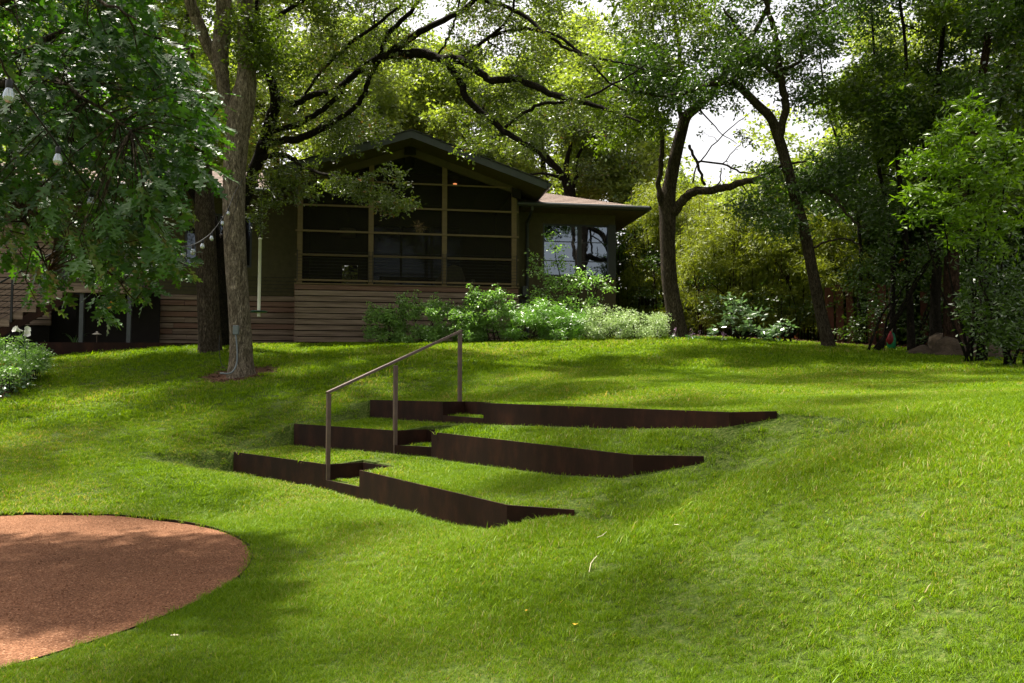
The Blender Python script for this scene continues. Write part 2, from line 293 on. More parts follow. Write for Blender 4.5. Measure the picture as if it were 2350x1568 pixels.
def tps_fit(c):
    n = len(c); d = np.linalg.norm(c[:, None, :2]-c[None, :, :2], axis=2); K = d**2*np.log(d+1e-9)+np.eye(n)*1.3
    A = np.zeros((n+3, n+3)); A[:n, :n] = K; Q = np.c_[np.ones(n), c[:, :2]]; A[:n, n:] = Q; A[n:, :n] = Q.T
    return np.linalg.solve(A, np.r_[c[:, 2], 0, 0, 0])
TW = tps_fit(ctl)
def hB(p):
    out = np.empty(len(p))
    for i in range(0, len(p), 4000):
        q = p[i:i+4000]; q = np.c_[np.clip(q[:, 0], -22, 22), np.clip(q[:, 1], -8, 40)]
        d = np.linalg.norm(q[:, None]-ctl[None, :, :2], axis=2)
        out[i:i+4000] = (d**2*np.log(d+1e-9))@TW[:-3]+TW[-3]+q@TW[-2:]
    r = np.linalg.norm(p-GC, axis=1); t = np.clip((r-GR)/1.2, 0, 1); t = t*t*(3-2*t); zr = -1.355+(p[:, 1]-GC[1])*.0
    return zr*(1-t)+out*t
sm = lambda t: (lambda q: q*q*(3-2*q))(np.clip(t, 0, 1))
def inpoly(p, poly):
    res = np.zeros(len(p), bool); n = len(poly)
    for i in range(n):
        a, b = poly[i], poly[(i+1) % n]
        c = ((a[1] > p[:, 1]) != (b[1] > p[:, 1])); 
        with np.errstate(divide='ignore', invalid='ignore'): x = (b[0]-a[0])*(p[:, 1]-a[1])/(b[1]-a[1]+1e-12)+a[0]
        res ^= c & (p[:, 0] < x)
    return res
def height(p, zone=None):
    p = np.asarray(p, float); B = hB(p); s, u = su(p)
    U = [np.interp(s, w['s'], w['u']) for w in WALLS]
    if zone is None:
        zone = (u > U[0]).astype(int)+(u > U[1])+(u > U[2])
        for k, w in enumerate(WALLS): zone[inpoly(p, [w['C'], w['B'], w['D'], w['R']])] = 10+k
    Fk = []; 
    for k, w in enumerate(WALLS):
        f = np.interp(s, [q[0] for q in FZ[k]], [q[1] for q in FZ[k]]); e = sm((w['s'][0]-s)/.25)
        Fk.append(f*(1-e)+WG(k, s)*e)
    z = B.copy()
    uu = np.array([np.mean(w['u']) for w in WALLS])
    sLl = np.interp(u, [w['u'][0] for w in WALLS], [w['s'][0] for w in WALLS]); sR = np.interp(u, [w['u'][4] for w in WALLS], [w['s'][4] for w in WALLS])
    ws = (1-sm((sLl-s)/1.1))*(1-sm((s-sR)/1.5))
    T = np.where(zone == 0, Fk[0], WG(2, s)-.012)
    for k in (0, 1):
        t = np.clip((u-U[k])/np.maximum(U[k+1]-U[k], .05), 0, 1); T = np.where(zone == k+1, WT[k]-.012+(Fk[k+1]-WT[k]+.012)*t**1.3, T)
    wu = np.where(zone == 0, 1-sm((U[0]-u)/1.7), np.where(zone == 3, 1-sm((u-U[2])/2.2), 1.))
    w_ = ws*wu; z = B*(1-w_)+T*w_
    for k in range(3): z = np.where(zone == 10+k, WT[k]-.195, z)
    r = np.linalg.norm(p-GC, axis=1); z = np.where(r < GR-.004, GZ-.06, z)
    return z
def seg_dist(p, a, b):
    d = b-a; t = np.clip(((p-a)@d)/(d@d), 0, 1); return np.linalg.norm(p-(a+t[:, None]*d), axis=1)
SEGS = [(w[a], w[b]) for w in WALLS for a, b in ('LC', 'CB', 'BD', 'DR', 'CR', 'RM', 'MT')]
def wall_dist(p): 
    d = np.full(len(p), 9.)
    for a, b in SEGS: d = np.minimum(d, seg_dist(p, a, b))
    return d
pts, zs, edges = [], [], []
def addline(poly, zone, closed=False, step=.12):
    n0 = len(pts); P2 = []
    m = len(poly)-(0 if closed else 1)
    for i in range(m):
        a, b = poly[i], poly[(i+1) % len(poly)]; k = max(1, int(np.linalg.norm(b-a)/step))
        for j in range(k): P2.append(a+(b-a)*j/k)
    if not closed: P2.append(poly[-1])
    P2 = np.array(P2); h = height(P2, np.full(len(P2), zone)) if zone is not None else height(P2)
    pts.extend(map(tuple, P2)); zs.extend(h); n = len(P2)
    edges.extend([(n0+i, n0+i+1) for i in range(n-1)]+([(n0+n-1, n0)] if closed else []))
dl = .005
for k, w in enumerate(WALLS):
    addline([w[c]-EU*dl for c in 'LCRMT'], k)
    addline([w['L']+EU*dl, w['C']+EU*dl-ES*dl, w['B']+EU*dl-ES*dl, w['D']+EU*dl+ES*dl, w['R']+EU*dl+ES*dl, w['M']+EU*dl, w['T']+EU*dl], k+1)
    addline([w['C']+EU*dl+ES*dl, w['B']-EU*dl+ES*dl, w['D']-EU*dl-ES*dl, w['R']+EU*dl-ES*dl], 10+k, True)
for rr in (GR+.003, GR-.008):
    addline([GC+rr*np.array([math.cos(t), math.sin(t)]) for t in np.linspace(0, 2*math.pi, 120, endpoint=False)], None, True, 9)
def grid(x0, x1, y0, y1, st):
    X, Y = np.meshgrid(np.arange(x0, x1, st), np.arange(y0, y1, st)); q = np.c_[X.ravel(), Y.ravel()]; return q+RNG.uniform(-.18, .18, q.shape)*st
g1 = grid(-13.6, -3.2, -.0, 7.5, .075); g1 = g1[:, :1]*ES+g1[:, 1:]*EU
umin = min(min(w['u']) for w in WALLS); umax = max(max(w['u']) for w in WALLS)
s1, u1 = su(g1); g1 = g1[(u1 > umin-.5) & (u1 < umax+.6)]
fine = lambda q: (lambda s, u: (s > -13.6) & (s < -3.2) & (u > umin-.5) & (u < umax+.6))(*su(q))
g2 = grid(-12, 12, 1, 24, .22); g2 = g2[~fine(g2)]
g3 = grid(-40, 40, -20, 60, 1.4); g3 = g3[~((g3[:, 0] > -12.3) & (g3[:, 0] < 12.3) & (g3[:, 1] > .7) & (g3[:, 1] < 24.3))]
g4 = grid(-700, 700, -600, 800, 45); g4 = g4[~((abs(g4[:, 0]) < 41) & (g4[:, 1] > -21) & (g4[:, 1] < 61))]
G = np.r_[g1, g2, g3, g4]; rG = np.linalg.norm(G-GC, axis=1)
G = G[(wall_dist(G) > .03) & (abs(rG-GR) > .05) & (rG > GR-1.2) | (abs(G[:, 0]) > 30)]
zG = height(G)
res = delaunay_2d_cdt([Vector(q) for q in pts]+[Vector(q) for q in G], edges, [], 0, 1e-5)
allz = np.r_[np.array(zs), zG]; ov = res[3]
V2 = np.array([tuple(v) for v in res[0]]); Z = np.array([allz[o[0]] if o else 0 for o in ov])
bad = [i for i, o in enumerate(ov) if not o]
if bad: Z[bad] = height(V2[bad])
ground = mesh_obj('lawn_ground', np.c_[V2, Z], [tuple(f) for f in res[2]], M['lawn'], None, False)
tag(ground, 'green hillside lawn', None, None, 'structure')
# flat/smooth: smooth except near plates
me = ground.data
sm_flag = np.ones(len(me.polygons), bool); nr = np.empty(len(me.polygons)*3); me.polygons.foreach_get('normal', nr); sm_flag = nr.reshape(-1, 3)[:, 2] > .55
me.polygons.foreach_set('use_smooth', sm_flag)
def soil_mask(p):
    x, y = p[:, 0], p[:, 1]
    edge = np.interp(x, [-30, -11.9, -5.0, -3.9, .3, 3.9, 5.2, 8.3, 13, 40], [20.4, 20.4, 21.4, 21.5, 21.2, 21.3, 20.6, 19.3, 17.4, 12])
    edge = edge+.15*np.sin(x*2.3)+.1*np.sin(x*5.1)
    m = sm((y-edge)/.3+.5)
    m = np.maximum(m, 1-sm((np.hypot(x+5.66, y-17.0)-.55)/.5))
    lb = np.interp(y, [-30, 12, 13.6, 15.5, 18, 20.3, 22], [-40, -11.5, -9.3, -9.35, -10.4, -11.5, -12]); m = np.maximum(m, sm((lb-x)/.4+.5)*(y > 11))
    return m
a = me.attributes.new('soil', 'FLOAT', 'POINT'); a.data.foreach_set('value', soil_mask(V2).astype(np.float32))
ground.data.materials[0] = M['lawn']

# gravel circle and its steel edge
gp = [(GC[0], GC[1], GZ)]; gf = []; rings = np.r_[np.linspace(.15, GR-.05, 26), GR-.006]; nk = 120
for r in rings:
    for j in range(nk):
        t = 2*math.pi*j/nk; x = GC[0]+r*math.cos(t); y = GC[1]+r*math.sin(t)
        gp.append((x, y, GZ+.008*math.sin(x*2.1+1)*math.cos(y*1.7)+.004*math.sin(x*7+y*5)))
gf += [(0, 1+j, 1+(j+1) % nk) for j in range(nk)]
for i in range(len(rings)-1):
    for j in range(nk): q = 1+i*nk; gf.append((q+j, q+nk+j, q+nk+(j+1) % nk, q+(j+1) % nk))
tag(mesh_obj('gravel_circle', gp, gf, M['gravel'], None, True), 'round patio of reddish decomposed granite', None, None, 'structure')
b = MB(); 
for j in range(120):
    t0, t1 = 2*math.pi*j/120, 2*math.pi*(j+1)/120
    b.plate(GC+GR*np.array([math.cos(t0), math.sin(t0)]), GC+GR*np.array([math.cos(t1), math.sin(t1)]), -1.52, -1.348, .006)
tag(b.build('steel_edging', M['corten']), 'thin rusty steel edging ring round the reddish gravel circle', 'edging')
# loose grit on the gravel (stuff)
n = 26000; t = RNG.uniform(0, 2*math.pi, n); r = (GR-.03)*np.sqrt(RNG.random(n)); c = np.c_[GC[0]+r*np.cos(t), GC[1]+r*np.sin(t)]
sz = RNG.gamma(3, .0016, n)+.002; keep = (np.linalg.norm(c, axis=1) < 10.5) & (c[:, 0]/c[:, 1] > -.72); c = c[keep]; sz = sz[keep]; n = len(c)
tet = np.array([(1, 0, -.2), (-.5, .87, -.2), (-.5, -.87, -.2), (0, 0, .8)])
ang = RNG.uniform(0, 6.28, n); ca, sa = np.cos(ang), np.sin(ang); V = np.empty((n, 4, 3))
V[:, :, 0] = tet[None, :, 0]*ca[:, None]-tet[None, :, 1]*sa[:, None]; V[:, :, 1] = tet[None, :, 0]*sa[:, None]+tet[None, :, 1]*ca[:, None]; V[:, :, 2] = tet[None, :, 2]
V *= sz[:, None, None]; V[:, :, 0] += c[:, :1]; V[:, :, 1] += c[:, 1:]
V[:, :, 2] += (GZ+.008*np.sin(c[:, 0]*2.1+1)*np.cos(c[:, 1]*1.7)+.004*np.sin(c[:, 0]*7+c[:, 1]*5))[:, None]
def bulk(name, V, faces_per, mt, parent=None, tint=None, smooth=False):
    """V (n,k,3); faces_per list of index tuples inside an element"""
    n, k = V.shape[:2]; me = bpy.data.meshes.new(name); me.vertices.add(n*k); me.vertices.foreach_set('co', V.reshape(-1).astype(np.float32))
    base = (np.arange(n)*k)[:, None]; loops = []; tot = sum(len(f) for f in faces_per)
    L = np.concatenate([base+np.array(f)[None, :] for f in faces_per], axis=1).reshape(-1)
    me.loops.add(len(L)); me.loops.foreach_set('vertex_index', L.astype(np.int32))
    sizes = np.tile([len(f) for f in faces_per], n); starts = np.r_[0, np.cumsum(sizes)[:-1]]
    me.polygons.add(len(sizes)); me.polygons.foreach_set('loop_start', starts.astype(np.int32))
    if smooth: me.polygons.foreach_set('use_smooth', np.ones(len(sizes), bool))
    me.materials.append(mt); me.update(calc_edges=True)
    if tint is not None:
        a = me.attributes.new('tint', 'FLOAT', 'FACE'); a.data.foreach_set('value', np.repeat(tint, len(faces_per)).astype(np.float32))
    return link(bpy.data.objects.new(name, me), parent)
grit = bulk('grit', V, [(0, 1, 3), (1, 2, 3), (2, 0, 3)], M['gravel']); tag(grit, 'loose reddish grit scattered on the gravel circle', 'gravel', None, 'stuff')

# ------------------------------------------------------------------ steel terrace walls and handrail
names = ['lowest rusty steel terrace wall, nearest the gravel circle', 'middle rusty steel terrace wall between the other two', 'uppermost rusty steel terrace wall, nearest the house']
for k, w in enumerate(WALLS):
    t = thing('steel_terrace_wall', names[k]+', with a grass step cut in it', 'retaining wall', (*w['C'], WT[k]-.3), 0, 'rusty steel terrace walls in the lawn')
    o3 = np.array([*w['C'], WT[k]-.3]); zt = WT[k]+.004; zb = WT[k]-.62
    def pl(a, b, z1, nm, z0=zb):
        za, zb_ = [z1+float(WG(k, w[c_]@ES))-WT[k] for c_ in (a, b)]; q = MB().plate(w[a]-w['C'], w[b]-w['C'], z0-o3[2], (za-o3[2], zb_-o3[2]), .014).build(nm, M['corten'], t)
        bm_ = q.modifiers.new('bevel', 'BEVEL'); bm_.width = .002; bm_.segments = 1; return q
    pl('L', 'C', zt, 'steel_panel'); pl('R', 'M', zt, 'steel_panel'); pl('M', 'T', zt, 'steel_panel')
    pl('C', 'B', zt-.001, 'step_side'); pl('B', 'D', zt-.001, 'step_back'); pl('D', 'R', zt-.001, 'step_side'); pl('C', 'R', WT[k]-.19, 'step_riser')
def rail_end(px, py, D): return P(px, py, D)
pb = [(WALLS[0]['C']+EU*.02, WT[0]), (WALLS[1]['C']+EU*.02, WT[1]), (np.array([-.755, 11.86]), WT[2])]
tops = [P(750, 900, pb[0][0][1])[2], P(903, 836, pb[1][0][1])[2], P(1057, 761, pb[2][0][1])[2]]
hr = thing('handrail', 'brown steel handrail on three square posts rising beside the grass steps', 'handrail', (pb[0][0][0], pb[0][0][1], WT[0]))
o3 = np.array([pb[0][0][0], pb[0][0][1], WT[0]]); ang = math.atan2(ES[1], ES[0])
def sqbar(name, a, b, wd, ht, parent):
    a = np.array(a); b = np.array(b); d = (b-a)/np.linalg.norm(b-a); side = np.array([ES[0], ES[1], 0.]); side -= d*(side@d); side /= np.linalg.norm(side); up = np.cross(side, d)
    v = [q+sx*side*wd/2+sy*up*ht/2 for q in (a, b) for sy in (-1, 1) for sx in (-1, 1)]
    o = mesh_obj(name, v, [(0, 2, 3, 1), (4, 5, 7, 6), (0, 1, 5, 4), (2, 6, 7, 3), (0, 4, 6, 2), (1, 3, 7, 5)], M['rail'], parent)
    m = o.modifiers.new('bevel', 'BEVEL'); m.width = .004; m.segments = 2; return o
for (q, z), tz in zip(pb, tops): sqbar('post', np.array([*q, z-.35])-o3, np.array([*q, tz-.02])-o3, .05, .05, hr)
a0 = np.array([*pb[0][0], tops[0]]); a2 = np.array([*pb[2][0], tops[2]]); dd = (a2-a0)/np.linalg.norm(a2-a0)
sqbar('rail', a0-dd*.03-o3, a2+dd*.03-o3, .055, .035, hr)

# low steel edge in front of the planting bed by the house
z_e = 1.17; t = thing('steel_bed_edge', 'long low rusty steel plate holding the dark bed before the house, left of the porch', 'retaining wall', (-11.85, 20.45, .8))
MB().plate((0, 0), (6.55, .55), -.8, z_e-.8, .012).build('steel_panel', M['corten'], t); MB().plate((0, 0), (-.2, 2.5), -.8, z_e-.8, .012).build('steel_panel', M['corten'], t)
tag(mesh_obj('bed_soil', [(-11.85, 20.5, 1.09), (-5.3, 21.0, 1.09), (-5.3, 23.2, 1.12), (-11.85, 23, 1.12)], [(0, 1, 2, 3)], M['mulch']), 'dark soil bed before the house', None, None, 'structure')
MB().plate((6.55, .55), (12.2, 1.25), -.8, .40, .012).build('steel_panel', M['corten'], t)

# ------------------------------------------------------------------ house (local frame: x along porch front, y inward, z up = world z)
HA = math.atan2(.16675, .98600)
house = thing('house', 'olive stucco house with gabled screened porch over weathered horizontal planks', 'house', (-5.80, 22.0, 0), HA)
def hp(x, y, z): c, s = math.cos(HA), math.sin(HA); return np.array([-5.80+x*c-y*s, 22.0+x*s+y*c, z])
zf = 1.0
box('backing', .02, 5.98, .035, .09, zf, 2.82, M['backing'], house)
for i in range(11):
    z1 = 2.825-i*.158; 
    if z1 < 1.1: break
    box('plank', -.06, 6.06, -.012-random.random()*.008, .034, z1-.134, z1, M['plank_red'] if i == 0 else M['plank'], house, .004)
for i in range(11):
    z1 = 2.825-i*.158; box('side_plank', -.075, -.062, .0, 1.0, z1-.134, z1, M['plank_red'], house)
box('cap_board', -.08, 6.09, -.06, .1, 2.832, 2.862, M['trim'], house, .004)
RX, RZ, SL = 3.0, 6.96, .338
scr_top = lambda x: 6.50-.325*abs(x-RX)
for x in (.05, 1.95, 3.97, 5.94):
    z1 = scr_top(x)+.05 if x not in (.05, 5.94) else 5.55
    box('porch_post', x-.07, x+.07, -.02, .11, 2.863, z1, M['trim'], house, .004)
for z in (2.945, 3.635, 4.29, 5.0): box('screen_rail', -.07, 6.07, -.05, -.0215, z-.026, z+.026, M['trim'], house, .003)
box('screen_rail', .75, 5.82, -.05, -.0215, 5.675, 5.72, M['trim'], house, .003)
for i in range(9):
    z = 3.02+i*.088; o = MB().tube([(-.04, -.062, z), (6.03, -.062, z)], .005, 5).build('cable', M['black'], house)
for x in (1.9, 2.0, 3.92, 4.02, .0, 6.0): box('cable_post', x-.008, x+.008, -.085, -.068, 2.9, 3.76, M['black'], house)
def screen(x0, x1):
    xs = [x0]+([RX] if x0 < RX < x1 else [])+[x1]; poly = [(x0, 2.87), (x1, 2.87)]+[(x, scr_top(x)) for x in reversed(xs)]
    mesh_obj('insect_screen', [(x, .05, z) for x, z in poly], [tuple(range(len(poly)))], M['screen'], house)
screen(.12, 1.88); screen(2.02, 3.90); screen(4.04, 5.87)
for sg in (-1, 1):                                   # rake beam below the roof
    X = lambda d: RX+sg*d
    pol = [(X(0), scr_top(RX)), (X(3.0), scr_top(RX+3.0)), (X(3.0), RZ-.23-SL*3.0), (X(0), RZ-.23)]
    MB().prism(pol if sg > 0 else pol[::-1], -.03, .12).build('rake_beam', M['beam'], house)
    e = 3.68; pol = [(X(0), RZ-.035), (X(e), RZ-.035-SL*e), (X(e), RZ-.22-SL*e), (X(0), RZ-.22)]
    MB().prism(pol if sg > 0 else pol[::-1], -.87, 7.5).build('roof_slab', M['beam'], house)
    pol = [(X(0), RZ-.03), (X(e+.03), RZ-.03-SL*(e+.03)), (X(e+.03), RZ-.23-SL*(e+.03)), (X(0), RZ-.23)]
    MB().prism(pol if sg > 0 else pol[::-1], -.905, -.872).build('fascia', M['fascia'], house)
    nsh = 14                                         # shingle courses
    for i in range(nsh):
        d0, d1 = (e+.06)*i/nsh, (e+.06)*(i+1)/nsh+.02
        pol = [(X(d0), RZ+.0-SL*d0), (X(d1), RZ+.012-SL*d1), (X(d1), RZ-.008-SL*d1), (X(d0), RZ-.028-SL*d0)]
        MB().prism(pol if sg > 0 else pol[::-1], -.93, 7.5).build('shingle_course', M['shingle_dark'], house)
    gx = X(e+.09); gz = RZ-.10-SL*e
    MB().tube([(gx, -.93, gz-.02), (gx, 7.5, gz-.02)], .065, 10).build('gutter', M['gutter'], house)
box('ridge_beam', 2.84, 3.16, -.12, 4, 6.50, 6.72, M['backing'], house)
MB().prism([(5.87, 5.44), (6.12, 5.36), (6.12, 5.62), (5.87, 5.70)], -.1, .3).build('eave_bracket', M['backing'], house)
# porch inside
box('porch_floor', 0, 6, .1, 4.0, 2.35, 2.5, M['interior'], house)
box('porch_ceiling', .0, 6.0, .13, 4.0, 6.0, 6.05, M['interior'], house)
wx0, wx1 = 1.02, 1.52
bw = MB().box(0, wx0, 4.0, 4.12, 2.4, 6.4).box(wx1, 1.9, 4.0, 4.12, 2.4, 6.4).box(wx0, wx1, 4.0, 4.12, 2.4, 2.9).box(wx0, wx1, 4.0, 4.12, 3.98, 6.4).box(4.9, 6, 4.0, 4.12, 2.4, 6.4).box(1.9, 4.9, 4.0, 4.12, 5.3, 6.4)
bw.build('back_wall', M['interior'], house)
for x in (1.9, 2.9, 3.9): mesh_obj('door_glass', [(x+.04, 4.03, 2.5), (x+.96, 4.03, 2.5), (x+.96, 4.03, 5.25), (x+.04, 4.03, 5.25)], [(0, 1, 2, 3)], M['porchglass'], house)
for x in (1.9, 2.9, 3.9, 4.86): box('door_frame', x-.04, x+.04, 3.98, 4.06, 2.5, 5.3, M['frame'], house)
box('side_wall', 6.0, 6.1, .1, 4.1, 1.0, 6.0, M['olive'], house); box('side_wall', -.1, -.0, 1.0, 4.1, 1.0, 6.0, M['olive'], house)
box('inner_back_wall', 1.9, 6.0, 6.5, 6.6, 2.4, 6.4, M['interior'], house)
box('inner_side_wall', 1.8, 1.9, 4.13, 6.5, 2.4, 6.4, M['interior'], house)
for (x, nm) in ((1.62, 'a'), (4.35, 'b')):
    MB().lathe((x, .9 if nm == 'a' else .95, 5.965), [(.05, 0), (.055, .034)], 12).build('ceiling_light', M['warm'], house)
# right wing
WY = 1.0; sx0, sx1, wz0, wz1 = 6.98, 9.12, 3.35, 4.93
box('wing_wall', 6.1, sx0, WY, WY+.2, .9, 5.3, M['olive'], house); box('wing_wall', sx0, 9.22, WY, WY+.2, .9, wz0, M['olive'], house)
box('wing_wall', sx0, 9.22, WY, WY+.2, wz1, 5.3, M['olive'], house); box('wing_side_wall', 9.02, 9.22, WY+2.2, 9, .9, 5.3, M['olive'], house)
box('wing_side_wall', 9.02, 9.22, WY+.2, WY+2.2, .9, wz0, M['olive'], house)
wf = MB().box(sx0, sx1, WY+.02, WY+.1, wz0, wz0+.05).box(sx0, sx1, WY+.02, WY+.1, wz1-.05, wz1).box(sx0, sx0+.05, WY+.02, WY+.1, wz0+.05, wz1-.05).box(8.06, 8.17, WY+.015, WY+.1, wz0+.05, wz1-.05).box(8.99, 9.235, WY-.01, WY+.14, wz0-.02, wz1+.02).build('window', M['frame'], house)
for (a, b_) in ((sx0+.05, 8.06), (8.17, 8.99)):
    mesh_obj('pane', [(a, WY+.06, wz0+.05), (b_, WY+.06, wz0+.05), (b_, WY+.06, wz1-.05), (a, WY+.06, wz1-.05)], [(0, 1, 2, 3)], M['glass'], wf)
    for z in (3.82, 4.40): MB().box(a, b_, WY+.045, WY+.075, z-.012, z+.012).build('muntin', M['frame'], wf)
mesh_obj('pane', [(9.14, WY+.15, wz0), (9.14, WY+2.2, wz0), (9.14, WY+2.2, wz1), (9.14, WY+.15, wz1)], [(0, 1, 2, 3)], M['glass'], wf)
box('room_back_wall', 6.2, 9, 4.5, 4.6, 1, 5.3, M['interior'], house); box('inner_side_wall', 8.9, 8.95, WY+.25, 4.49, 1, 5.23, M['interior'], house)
ez = 5.30; ea, eb = 6.2, 9.95; ey = .22; rs = .37
box('soffit', ea, eb, ey, 8.6, ez-.06, ez, M['beam'], house)
nc = 12
for i in range(nc):
    d0, d1 = 3.5*i/nc, 3.5*(i+1)/nc+.03; z0, z1 = ez+.03+rs*d0, ez+.03+rs*d1
    mesh_obj('shingle_course', [(ea-.1, ey+d0, z0+.018), (eb-d0, ey+d0, z0+.018), (eb-d1, ey+d1, z1), (ea-.1, ey+d1, z1), (ea-.1, ey+d0, z0-.01), (eb-d0, ey+d0, z0-.01), (eb-d0, 8.6-d0, z0+.018), (eb-d1, 8.6-d1, z1), (eb-d0, 8.6-d0, z0-.01)], [(0, 1, 2, 3), (4, 5, 1, 0), (1, 6, 7, 2), (5, 8, 6, 1)], M['shingle'], house)
box('fascia', ea, eb, ey-.03, ey-.001, ez-.08, ez+.03, M['gutter'], house)
MB().tube([(ea-.15, ey-.09, ez-.005), (eb+.04, ey-.09, ez-.005)], .068, 10).build('gutter', M['gutter'], house)
MB().tube([(eb+.06, ey-.09, ez-.005), (eb+.06, 8.6, ez-.005)], .068, 10).build('gutter', M['gutter'], house)
MB().tube([(6.5, ey-.08, ez-.02), (6.5, ey-.06, ez-.15), (6.5, WY-.08, ez-.4), (6.5, WY-.07, 1.2)], .045, 8).build('downspout', M['gutter'], house)
box('meter_box', 6.34, 6.5, WY-.13, WY-.001, 2.72, 3.02, M['greybox'], house, .01); box('meter_box', 6.28, 6.52, WY-.12, WY-.001, 2.2, 2.62, M['black'], house, .01)
# left wing
LY = 1.05; LX = -13.5
box('left_wall', -1.35, -.1, LY, LY+.2, 2.62, 5.4, M['olive'], house); box('left_wall', LX, -3.15, LY, LY+.2, 3.75, 5.4, M['olive'], house)
box('left_wall', -3.15, -1.35, LY, LY+.2, 4.9, 5.4, M['olive'], house); box('left_wall', -3.15, -1.35, LY, LY+.2, 2.62, 3.4, M['olive'], house); box('left_wall', -4.4, -3.15, LY, LY+.2, 2.62, 3.75, M['olive'], house)
wl_ = MB().box(-3.15, -1.35, LY+.03, LY+.1, 3.4, 3.46).box(-3.15, -1.35, LY+.03, LY+.1, 4.84, 4.9).box(-3.15, -3.09, LY+.03, LY+.1, 3.46, 4.84).box(-1.41, -1.35, LY+.03, LY+.1, 3.46, 4.84).box(-2.28, -2.22, LY+.03, LY+.1, 3.46, 4.84).build('window', M['frame'], house)
for a, b_ in ((-3.09, -2.28), (-2.22, -1.41)): mesh_obj('pane', [(a, LY+.06, 3.46), (b_, LY+.06, 3.46), (b_, LY+.06, 4.84), (a, LY+.06, 4.84)], [(0, 1, 2, 3)], M['porchglass'], wl_)
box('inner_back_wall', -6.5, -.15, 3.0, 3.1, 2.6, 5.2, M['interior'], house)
box('left_wall', LX, -4.4, LY, LY+.2, 2.62, 3.75, M['olive'], house)
box('backing', LX, -.1, LY+.04, LY+.2, .9, 2.62, M['backing'], house)
for i in range(10):
    z1 = 2.60-i*.158; mid = -2.3-random.random()*1.4
    for a, b_ in ((-4.55, mid-.004), (mid+.004, -.1)):
        box('plank', a, b_, LY-.012-random.random()*.012, LY+.038, z1-.134, z1, random.choice([M['plank'], M['plank_red'], M['plank'], M['plank']]), house, .004)
# weathered plank wall behind the stairs, far left
for i in range(17):
    z1 = 4.35-i*.158
    box('plank', LX, -6.4, LY-.3-random.random()*.012, LY-.25, z1-.134, z1, M['plank'], house, .004)
box('backing', LX, -6.45, LY-.245, LY-.2, .9, 4.35, M['backing'], house)
# roof over left wing
for i in range(12):
    d0, d1 = 4.*i/12, 4.*(i+1)/12+.03; z0, z1 = 5.42+rs*d0, 5.42+rs*d1
    mesh_obj('shingle_course', [(LX-1, .2+d0, z0+.018), (-.7, .2+d0, z0+.018), (-.7, .2+d1, z1), (LX-1, .2+d1, z1), (LX-1, .2+d0, z0-.01), (-.7, .2+d0, z0-.01)], [(0, 1, 2, 3), (4, 5, 1, 0)], M['shingle'], house)
box('soffit', LX-1, -.75, .2, LY+.2, 5.36, 5.4, M['beam'], house)
MB().tube([(LX-1, .12, 5.39), (-.7, .12, 5.39)], .065, 10).build('gutter', M['gutter'], house)
box('wall_light', -4.08, -3.86, LY-.13, LY-.03, 2.2, 2.4, M['greybox'], house, .01)
for i in range(5):
    z = 2.72+i*.1; MB().tube([(-4.4, LY-.1, z), (-.1, LY-.1, z)], .006, 5).build('cable', M['black'], house)
# deck and stairs on the far left
dk = thing('deck_stairs', 'raised wooden deck and staircase with cable railing under the oak boughs, far left', 'stairs', hp(-5.95, -.6, 0), HA)
box('deck_board', .35, 2.25, .0, 1.3, 2.60, 2.66, M['plank'], dk); box('deck_rim', .3, 2.25, -.05, -.002, 2.42, 2.59, M['plank'], dk, .004)
for i in range(8):
    x1 = .3-i*.30; z1 = 2.48-i*.185; box('tread', x1-.33, x1, -.02, 1.2, z1-.04, z1, M['plank'], dk, .004); box('riser', x1-.33, x1-.305, .0, 1.15, z1-.185, z1-.041, M['plank'], dk)
    box('tread_end', x1-.33, x1+.0, -.05, -.022, z1-.20, z1-.045, M['plank'], dk, .003)
MB().prism([(.4, 2.40), (-2.2, .86), (-2.2, .62), (.4, 2.16)], -.045, -.01).build('stringer', M['corten'], dk)
for x in (.72, 1.85): box('deck_post', x-.05, x+.05, .05, .15, .9, 2.59, M['greybox'], dk, .005)
for x, z in ((.35, 2.66), (-.85, 1.75), (-2.0, 1.05), (2.2, 2.66)): box('rail_post', x-.025, x+.025, -.09, -.055, z-.1, z+.95, M['black'], dk)
for i in range(8):
    d = .12+i*.11; MB().tube([(-2.0, -.07, 1.05+d), (.35, -.07, 2.50+d)], .006, 5).build('cable', M['black'], dk); MB().tube([(.35, -.07, 2.66+d), (2.2, -.07, 2.66+d)], .006, 5).build('cable', M['black'], dk)
sqv = MB().tube([(-2.05, -.07, 1.05+.98), (.35, -.07, 2.66+.93), (2.25, -.07, 2.66+.93)], .024, 6).build('top_rail', M['black'], dk)
box('lit_panel', .95, 1.2, .9, .95, 2.12, 2.32, M['amber'], dk)
box('under_deck_wall', .2, 2.3, 1.25, 1.3, .9, 2.58, M['backing'], dk)
# porch furniture
ac = thing('armchair', 'beige armchair with rounded back, right side inside the screened porch', 'armchair', hp(4.35, .9, 2.5), HA+.2)
MB().prism([(-.42, .25), (.42, .25), (.42, .75), (.30, 1.08), (.05, 1.16), (-.25, 1.0), (-.42, .7)], .30, .42).build('backrest', M['cloth'], ac); box('seat', -.4, .4, -.35, .3, .22, .48, M['cloth'], ac, .03)
for sg in (-1, 1): box('armrest', sg*.46-.06, sg*.46+.06, -.35, .3, .2, .66, M['cloth'], ac, .03); box('leg', sg*.36-.03, sg*.36+.03, -.3, -.24, 0, .22, M['black'], ac); box('leg', sg*.36-.03, sg*.36+.03, .3, .36, 0, .25, M['black'], ac)
tb = thing('porch_table', 'dark table in the middle of the screened porch', 'table', hp(3.1, 1.7, 2.5), HA)
box('tabletop', -.9, .9, -.45, .45, .72, .76, M['interior'], tb, .01)
